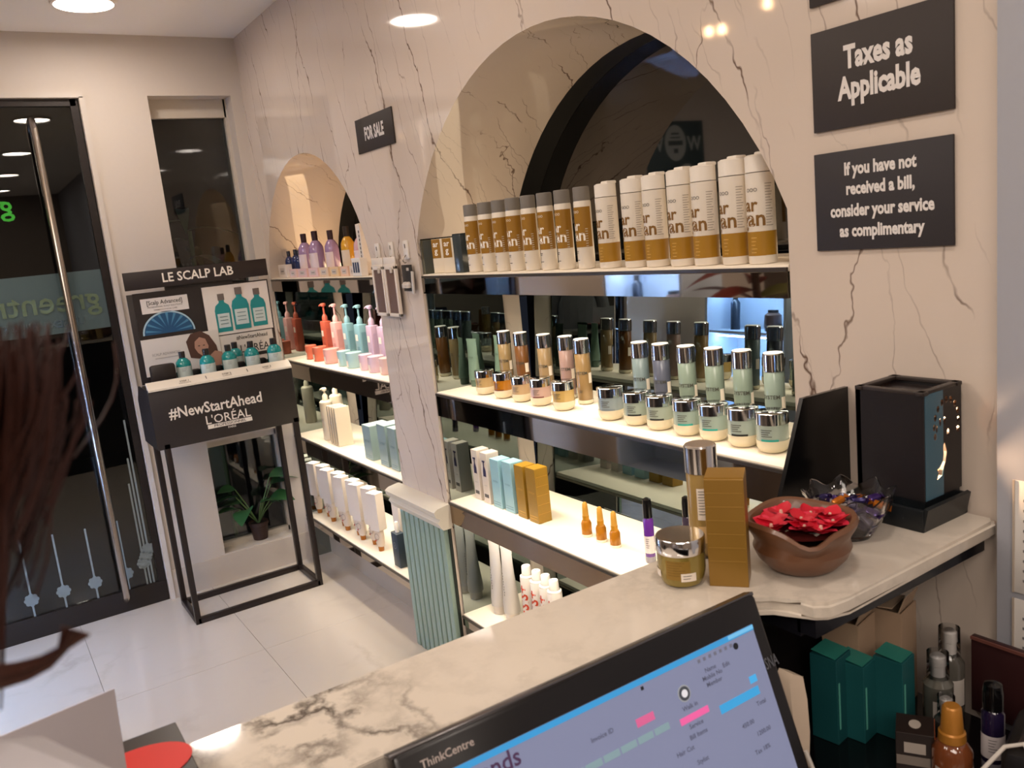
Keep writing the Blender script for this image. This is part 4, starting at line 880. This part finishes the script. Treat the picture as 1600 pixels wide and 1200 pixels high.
obj('tray', B().prism([(-.064, 0), (.064, 0), (.072, .038), (.066, .040), (.058, .020), (-.058, .020), (-.066, .040), (-.072, .038)], -.060, .060, lambda u, v, s: ((x0+x1)/2+.0+u, (y0+y1)/2-.006+s, Zl+v)).box(((x0+x1)/2, y0-.012, Zl+.018), (.130, .008, .036), .002).box(((x0+x1)/2, y1+.002, Zl+.018), (.130, .008, .036), .002).box(((x0+x1)/2, (y0+y1)/2, Zl+.033), (.112, .098, .026)), mat('#14181b', .3), t)
obj('candle', B().cyl(((x0+x1)/2+.01, (y0+y1)/2, Zl+.046), .016, .014), mat('#e8dcc8', .5), t)
fl_ = obj('flame', B().lathe([(0, 0), (.006, .006), (.0065, .014), (.003, .026), (0, .034)], 12), mat('#ffb060', .5, emit=60), t, ((x0+x1)/2+.01, (y0+y1)/2, Zl+.062))
pt = bpy.data.lights.new('candle_light', 'POINT'); pt.energy = 6; pt.color = (1, .62, .34); pt.shadow_soft_size = .008
po = bpy.data.objects.new('candle_light', pt); po.location = ((x0+x1)/2+.02, (y0+y1)/2, Zl+.115); po.parent = t; COL.objects.link(po)
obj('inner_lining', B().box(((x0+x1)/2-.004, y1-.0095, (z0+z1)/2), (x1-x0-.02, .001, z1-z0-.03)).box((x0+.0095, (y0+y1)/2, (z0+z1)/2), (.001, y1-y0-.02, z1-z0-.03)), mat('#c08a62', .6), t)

# things on the inner desk under the ledge
def desk_box(c, d, rz, m, label, parts=()):
    q = thing('teal_carton', label, 'box', (c[0], c[1], DZ), rz, 'teal cartons under the ledge'); obj('box_body', B().box((0, 0, d[2]/2), d, .0008), mat(m, .4), q, smooth=False)
    obj('lettering_strip', quad((d[0]/2+.0004, -d[1]/2+.006, d[2]*.45), .004, d[2]*.55, 'X'), mat('#5fae9e', .4), q)
    obj('open_flap', B().box((0, 0, d[2]+.004), (d[0]*.9, d[1]*.95, .001), 0, Matrix.Rotation(.12, 3, 'Y')), mat('#2f8074', .4), q, smooth=False); return q
desk_box((3.500, -.272), (.044, .046, .142), .15, '#174c50', 'teal carton under the ledge, leftmost of the three')
desk_box((3.524, -.244), (.046, .038, .128), .15, '#1b5659', 'teal carton under the ledge, middle one set slightly forward')
desk_box((3.560, -.198), (.046, .042, .132), .15, '#1b5659', 'teal carton under the ledge, rightmost beside the dark bottles')
for i, (x, y, z, rz) in enumerate(((3.478, -.195, DZ, .2), (3.500, -.115, DZ, .2))):
    q = thing('brown_carton', 'open plain brown carton with torn flaps behind the teal cartons, %s one' % ('left', 'right')[i], 'box', (x, y, z), rz, 'open brown cartons')
    obj('box_body', B().box((0, .03, .085), (.060, .002, .17)).box((0, -.03, .085), (.060, .002, .17)).box((.03, 0, .085), (.002, .060, .17)).box((-.03, 0, .085), (.002, .060, .17)), mat('#a88e76', .6), q, smooth=False)
    obj('flap', B().box((.030, 0, .182), (.002, .054, .030), 0, Matrix.Rotation(.35, 3, 'Y')), mat('#b0967e', .6), q, smooth=False); obj('flap', B().box((-.01, 0, .172), (.050, .056, .002), 0, Matrix.Rotation(-.12, 3, 'Y')), mat('#b59c84', .6), q, smooth=False)
def pump_clear(label, loc, h, c, capc, r=.022):
    q = thing('clear_pump_bottle', label, 'bottle', loc)
    obj('bottle_body', B().lathe([(0, 0), (r-.002, 0), (r, .004), (r, h*.62), (r*.5, h*.72), (0, h*.73)], 20), mat(c, .1, coat=.5), q)
    obj('overcap', B().lathe([(r*.72, h*.70), (r*.74, h*.70), (r*.72, h), (0, h), ], 18), CLEAR, q)
    obj('pump_head', B().lathe([(0, h*.72), (r*.5, h*.72), (r*.48, h*.84), (r*.56, h*.85), (r*.52, h*.95), (r*.3, h*.98), (0, h*.98)], 16), mat(capc, .3), q)
    obj('label_wrap', patch(r+.0004, h*.16, h*.46, .2, 1.7, 8), mat('#b8b0a8', .5), q); return q
pump_clear('clear bottle with white pump under the ledge, front left of the pair', (3.603, -.150, DZ), .135, '#55534c', '#b9b4b0')
pump_clear('clear bottle with white pump under the ledge, rear right of the pair', (3.588, -.092, DZ), .150, '#4d4a44', '#cfc8c2')
pump_clear('small clear pump bottle between the brown cartons and amber bottle', (3.645, -.200, DZ), .100, '#3c3835', '#bdb8b4', .017)
t = thing('black_carton', 'black carton with orange side and printed labels on the desk', 'box', (3.640, -.272, DZ), .55)
obj('box_body', B().box((0, 0, .041), (.050, .050, .082), .0008), mat('#241a17', .35), t, smooth=False)
obj('orange_panel', quad((.0254, 0, .068), .048, .026, 'X'), mat('#a3502c', .4), t); obj('label_patch', quad((0, -.0254, .060), .028, .016), mat('#a59b92', .5), t); obj('label_patch', quad((-.002, -.0254, .040), .044, .014), mat('#7d736b', .5), t)
obj('top_print', disc((0, 0, .0822), .011, .008, 'T'), mat('#a89e94', .5), t)
for k in range(5): obj('printed_line', quad((.0256, 0, .036-.007*k), .034, .002, 'X'), mat('#8a8078', .5), t)
t = thing('amber_bottle', 'amber bottle with gold cap and white label at the lower right', 'bottle', (3.695, -.272, DZ))
obj('bottle_body', B().lathe([(0, 0), (.024, 0), (.026, .004), (.026, .070), (.018, .084), (.012, .088), (0, .088)], 24), mat('#6b3a20', .08, coat=.7), t)
obj('cap', B().lathe([(0, .086), (.018, .086), (.0175, .098), (.015, .100), (.0125, .134), (.010, .137), (0, .137)], 20), mat('#a8702a', .35, .3), t)
obj('label_wrap', patch(.0264, .030, .052, -.4, 2.6, 16), mat('#b0a69c', .5), t)
t = serum('dark violet bottle with black pump beside the amber bottle', (3.700, -.175, DZ), '#1d1530'); t.scale = (1.1, 1.1, .75)
t = thing('handset', 'white curved phone handset standing behind the monitor', 'phone', (3.575, -.455, DZ))
obj('grip', B().prism([(-.010, .02), (.004, .02), (.012, .07), (.015, .12), (.013, .17), (.008, .205), (-.006, .212), (-.012, .20), (-.009, .14), (-.008, .08)], -.020, .020, lambda u, v, s: (s*.6+u*.3, u, v)), mat('#cbb8a4', .35), t)
obj('cord', B().tube([(.02, 0, .10), (.035, .004, .06), (.045, .012, .025), (.05, .03, .004)], .003, 8), mat('#c9c2ba', .4), t)
obj('cradle', B().box((.02, 0, .008), (.09, .07, .016), .004), mat('#b5aca2', .4), t)
t = thing('maroon_folder', 'dark maroon folder lying against the wall under the ledge', 'folder', (3.665, -.055, DZ))
obj('cover', B().box((-.0, 0, .066), (.12, .010, .130), .001), mat('#33191a', .4), t); obj('edge_line', B().box((0, -.006, .128), (.12, .003, .005)), mat('#6a4038', .4), t)
# right edge: laminated sheets on the side pillar, black bin and white cable
for i, (za, zb) in enumerate(((.955, 1.135), (.745, .945))):
    t = thing('laminated_sheet', '%s laminated notice with printed text on the right pillar' % ('upper', 'lower')[i], 'notice', (3.731, -.032, za), group='notices on the right pillar')
    obj('sheet', B().box((0, -.001, (zb-za)/2), (.150, .002, zb-za), .0005), mat('#d4cfca', .15), t)
    obj('sheet_edge', B().box((-.074, -.002, (zb-za)/2), (.003, .003, zb-za)), mat('#a89b8e', .3), t)
    for k in range(9): obj('printed_line', quad((-.01-.01*(k % 3), -.0022, (zb-za)-.03-.016*k), .10-.02*(k % 3), .004), mat('#6d6a6c', .5), t)
    if i == 0: obj('printed_emblem', poly([(-.008, -.01), (.008, -.01), (0, .014)], 'F', (-.05, -.0024, zb-za-.02)), mat('#4a484c', .5), t)
t = thing('black_card_machine', 'rounded black device at the lower right corner of the desk', 'device', (3.80, -.20, DZ), .3)
obj('device_body', B().box((0, 0, .055), (.12, .14, .11), .022), mat('#161313', .4), t); obj('device_top', B().box((0, 0, .112), (.08, .10, .004), .001), mat('#252021', .3), t)
tag(obj('white_cable', B().tube([(3.735, -.335, DZ+.012), (3.748, -.30, DZ+.075), (3.765, -.270, DZ+.108), (3.785, -.262, DZ+.118), (3.80, -.275, DZ+.112), (3.83, -.30, DZ+.085), (3.86, -.33, DZ+.02)], .0028, 8), mat('#c9c2ba', .4)), 'white cable looping up at the lower right corner', 'cable')
# left end of the ledge: card box, standing paper
t = thing('red_black_box', 'low black box with a big red oval on its top', 'box', (3.405, -1.245, Zl))
obj('box_body', B().box((0, 0, .016), (.110, .105, .032), .001), mat('#2a2422', .3), t, smooth=False); obj('red_oval', disc((.012, .0, .0322), .055, .040, 'T', n=32), mat('#c4221a', .4), t)
obj('side_tab', B().box((-.075, -.035, .022), (.020, .016, .044), .001), mat('#2b2523', .4), t)
t = thing('white_paper', 'sheet of white paper standing at the left end of the ledge', 'paper', (0, 0, 0))
obj('sheet', B().prism([(-1.56, Zl+.001), (-1.256, Zl+.001), (-1.251, 1.194), (-1.345, 1.186), (-1.37, 1.193), (-1.56, 1.20)], 3.448, 3.4495, lambda u, v, s: (s, u, v)), mat('#cfc8cc', .6, alpha=.93), t)
obj('fold', B().box((3.43, -1.41, Zl+.0015), (.04, .29, .001)), mat('#c6c0c2', .6), t)

# ------------------------------------------------------------ person at the left edge of the view
HC = CAMP+(FW+RT*((-450-800)/1325.52)-UP*((780-600)/1325.52))*.36
pe = thing('person', 'person with dark brown hair in a white shirt at the left photo edge', 'person', (HC.x, HC.y, 0), -2.2)
def skin(name, verts, edges, m, par, sub=2):
    me = bpy.data.meshes.new(name); me.from_pydata([v[:3] for v in verts], edges, []); o = mobj(name, me, m, par)
    sm = o.modifiers.new('skin', 'SKIN'); o.modifiers.new('sub', 'SUBSURF').levels = sub; o.modifiers['sub'].render_levels = sub
    for i, v in enumerate(verts):
        r = v[3]; me.skin_vertices[0].data[i].radius = r if isinstance(r, tuple) else (r, r)
    me.skin_vertices[0].data[0].use_root = True
    return o
H = HC.z; SK = mat('#a97c62', .5)
bv = [(0, 0, .92, (.12, .09)), (0, 0, 1.06, (.11, .08)), (0, 0, 1.24, (.12, .08)), (0, .0, 1.345, (.06, .05)), (0, 0, 1.40, .048), (0, 0, 1.44, .055), (0, -.006, 1.50, (.072, .082)), (0, -.002, 1.56, (.070, .085)), (0, 0, 1.60, (.045, .055)),
      (.15, 0, 1.315, .035), (.20, .02, 1.06, .033), (.20, -.01, .84, .026), (.195, -.02, .78, .024), (-.15, 0, 1.315, .035), (-.20, .02, 1.06, .033), (-.20, -.01, .84, .026), (-.195, -.02, .78, .024),
      (.09, 0, .86, .085), (.10, 0, .48, .055), (.10, .02, .09, .036), (.10, -.10, .035, .03), (-.09, 0, .86, .085), (-.10, 0, .48, .055), (-.10, .02, .09, .036), (-.10, -.10, .035, .03)]
be = [(0, 1), (1, 2), (2, 3), (3, 4), (4, 5), (5, 6), (6, 7), (7, 8), (3, 9), (9, 10), (10, 11), (11, 12), (3, 13), (13, 14), (14, 15), (15, 16), (0, 17), (17, 18), (18, 19), (19, 20), (0, 21), (21, 22), (22, 23), (23, 24)]
dz = H-1.52
bv = [(x, y, z+(dz if z > 1 else 0), r) for x, y, z, r in bv]
skin('body', bv, be, SK, pe)
sh = [0, 1, 2, 3, 4, 9, 10, 11, 13, 14, 15]; ix = {v: i for i, v in enumerate(sh)}
gr = lambda r, k: tuple(q+k for q in r) if isinstance(r, tuple) else r+k
skin('white_shirt', [(*bv[i][:3], gr(bv[i][3], .034 if i in (0, 1, 2, 3) else .016)) for i in sh], [(ix[a], ix[c]) for a, c in be if a in ix and c in ix], mat('#b9b4b8', .7), pe)
tr_ = [0, 17, 18, 19, 21, 22, 23]; ix = {v: i for i, v in enumerate(tr_)}
skin('trousers', [(*bv[i][:3], gr(bv[i][3], .014)) for i in tr_], [(ix[a], ix[c]) for a, c in be if a in ix and c in ix], mat('#1c1a20', .8), pe)
for s in (-1, 1):
    obj('shoe', B().box((s*.10, -.06, .035), (.085, .25, .07), .02), BLACK, pe)
    for k, (dx, ln) in enumerate(((-.022, .055), (-.008, .068), (.007, .064), (.021, .05))):
        obj('finger', B().tube([(s*.195, -.02+dx, .765), (s*.195, -.02+dx*1.2, .76-ln*.6), (s*.188, -.02+dx*1.2, .76-ln)], .0085, 8, [1, .95, .75]), SK, pe)
    obj('thumb', B().tube([(s*.19, -.04, .775), (s*.18, -.06, .75), (s*.176, -.066, .725)], .010, 8, [1, .9, .75]), SK, pe)
    obj('eye', B().lathe([(0, -.010), (.007, -.007), (.010, 0), (.007, .007), (0, .010)], 12), mat('#e8e2dc', .2), pe, (s*.030, -.078, H+.004))
    obj('ear', B().lathe([(0, -.02), (.010, -.012), (.012, .005), (.008, .02), (0, .024)], 10, sx=.5), SK, pe, (s*.074, .005, H-.005))
obj('nose', B().lathe([(0, -.012), (.011, -.010), (.008, .005), (.004, .028), (0, .03)], 10), SK, pe, (0, -.088, H-.018)); obj('mouth', B().box((0, -.084, H-.045), (.045, .008, .010), .003), mat('#8a4a44', .4), pe)
HR = mat('#35180f', .5)
def hairfn(x, y, z, a): return (x, y+.012, z)
hb = B().lathe([(0, .112), (.04, .106), (.075, .078), (.092, .035), (.095, -.01), (.093, -.06), (.090, -.12), (.080, -.17), (.060, -.185)], 28, fn=hairfn)
bmesh.ops.delete(hb.b, geom=[f for f in hb.b.faces if f.calc_center_median().y < -.05 and f.calc_center_median().z < .045], context='FACES')
ho = obj('hair', hb, HR, pe, (0, 0, H))
# loose wavy strands fanning out of the hair
inv = Matrix.Rotation(2.2, 3, 'Z')
sb = B(); R2 = random.Random(3)
for i in range(330):
    px = R2.gauss(18, 52); d = .335+R2.uniform(-.02, .03); top = R2.uniform(500, 640); L2_ = R2.uniform(180, 520); ph = R2.uniform(0, 6); am = R2.uniform(3, 12)
    if px > 40: L2_ *= .6
    pts = []
    for k in range(7):
        s = k/6; X = px+am*math.sin(ph+s*5)+(-60 if px > 20 else -20)*s*s; Y = top+L2_*s
        w_ = CAMP+(FW+RT*((X-800)/1325.52)-UP*((Y-600)/1325.52))*d; pts.append(inv @ (w_-HC))
    sb.tube(pts, .0006, 3)
for i in range(46):
    d = .33+R2.uniform(-.015, .02); o1 = R2.gauss(0, 8); pts = []
    for (X, Y) in ((120+o1, 985+o1*.5), (100, 1012), (72, 1035+o1*.6), (35, 1050+o1), (-10, 1060+o1*1.3)):
        w_ = CAMP+(FW+RT*((X+o1*.6-800)/1325.52)-UP*((Y-600)/1325.52))*d; pts.append(inv @ (w_-HC))
    sb.tube(pts, .0006, 3)
so = obj('hair_strand', sb, HR, ho); so['kind'] = 'stuff'

# ------------------------------------------------------------ things beyond the frame that the mirrors show
wp = thing('wall_poster', 'dark teal poster reading WOW OMG on the entrance wall, seen in the mirror', 'poster', (XB+.002, -1.86, 1.55))
obj('board', B().box((.003, 0, .31), (.006, .52, .62), .001), mat('#3c5054', .5), wp)
PT = mat('#b9c0be', .6)
text('W', .13, (.0065, -.17, .47), PT, wp, 'X', .02, .9); text('W', .13, (.0065, .17, .47), PT, wp, 'X', .02, .9); text('MG', .15, (.0065, .12, .22), PT, wp, 'X', .02)
for y, z, s_ in ((0, .48, 1), (-.09, .23, 1)):
    obj('printed_disc', disc((.0062, y, z), .095, .115, 'X', n=32), PT, wp); [obj('printed_line', quad((.0072, y, z+zz), ww, hh, 'X'), mat('#4a5658', .5), wp) for zz, ww, hh in ((.06, .07, .012), (.035, .09, .008), (0, .13, .03), (-.05, .04, .03))]
cb = thing('lit_cabinet', 'white wall cabinet glowing cool blue, seen only in the mirrors', 'cabinet', (.72, -2.0, 0))
CW = mat('#c9d6e4', .4)
obj('carcass', B().box((-.31, 0, .66), (.02, .30, 1.28)).box((.31, 0, .66), (.02, .30, 1.28)).box((0, -.14, .66), (.62, .02, 1.28)).box((0, 0, 1.30), (.64, .30, .02)).box((0, 0, .05), (.64, .30, .10)), CW, cb)
for z in (.35, .72, 1.02): obj('cabinet_shelf', B().box((0, 0, z), (.60, .26, .015)), CW, cb)
for z in (1.285, .99, .69): obj('light_strip', B().box((0, .06, z), (.56, .02, .006)), mat('#b8d4ff', .5, emit=90), cb)
for i, (x, c) in enumerate(((.10, '#5a4338'), (-.20, '#2b3440'))):
    q = thing('display_jar', '%s displayed in the lit cabinet, seen in the mirror' % ('brown jar', 'dark bottle')[i], 'jar', (.72+x, -2.0, 1.028))
    obj('jar_body', B().lathe([(0, 0), (.045, 0), (.055, .03), (.05, .10), (.03, .115), (0, .115)] if i == 0 else [(0, 0), (.03, 0), (.03, .17), (.015, .19), (0, .19)], 18), mat(c, .3), q); obj('lid', B().lathe([(0, .115), (.032, .115), (.032, .13), (0, .13)] if i == 0 else [(0, .19), (.016, .19), (.016, .22), (0, .22)], 14), INK, q)
rp = thing('red_leaved_plant', 'dark red leaved plant beside the lit cabinet, seen in the mirrors', 'plant', (1.45, -1.95, 0))
obj('pot', B().lathe([(0, 0), (.13, 0), (.17, .38), (.15, .38), (0, .36)], 20), mat('#5d5048', .5), rp)
for i in range(26):
    a = i*2.4; z = .5+.035*i; o = obj('leaf', leaf(.34, .07, .5), mat('#6e2c24', .4) if i % 3 else mat('#4c4a24', .4), rp, (0, 0, z)); o.rotation_euler = (rj(.4), -.5+rj(.3), a)
obj('stem', B().tube([(0, 0, .36), (.02, 0, .9), (0, .02, 1.4)], .02, 8), mat('#4a3428', .6), rp)
for i, x in enumerate((2.2, 4.8)):
    q = thing('salon_chair', 'black salon chair on chrome foot in the inner room, %s one' % ('nearer', 'farther')[i], 'chair', (x, -2.9, 0), group='black salon chairs')
    obj('seat', B().box((0, 0, .50), (.52, .52, .12), .03), BLACK, q); obj('backrest', B().box((0, -.24, .80), (.50, .10, .52), .04), BLACK, q)
    for s in (-1, 1): obj('armrest', B().box((s*.28, 0, .66), (.05, .42, .05), .015).box((s*.28, .0, .58), (.03, .05, .14)), BLACK, q)
    obj('pedestal', B().lathe([(0, 0), (.24, 0), (.24, .02), (.04, .04), (.035, .44), (0, .44)], 24), CHROME, q)

for i, (x, y, z) in enumerate(((1.47, -1.7, 2.36), (1.62, -1.62, 2.33), (1.80, -1.7, 2.39))):
    q = thing('pendant_lamp', 'small warm pendant bulb hanging in the inner room, %s of three' % ('nearest the door', 'middle', 'farthest from the door')[i], 'lamp', (x, y, z), group='small pendant bulbs')
    obj('cord', B().tube([(0, 0, .03), (0, 0, 2.598-z)], .003, 6), BLACK, q); obj('socket', B().cyl((0, 0, .018), .012, .03), BLACK, q); obj('bulb', B().lathe([(0, -.022), (.012, -.018), (.018, -.004), (.012, .012), (.008, .02), (0, .02)], 14), mat('#ffc890', .4, emit=60), q)
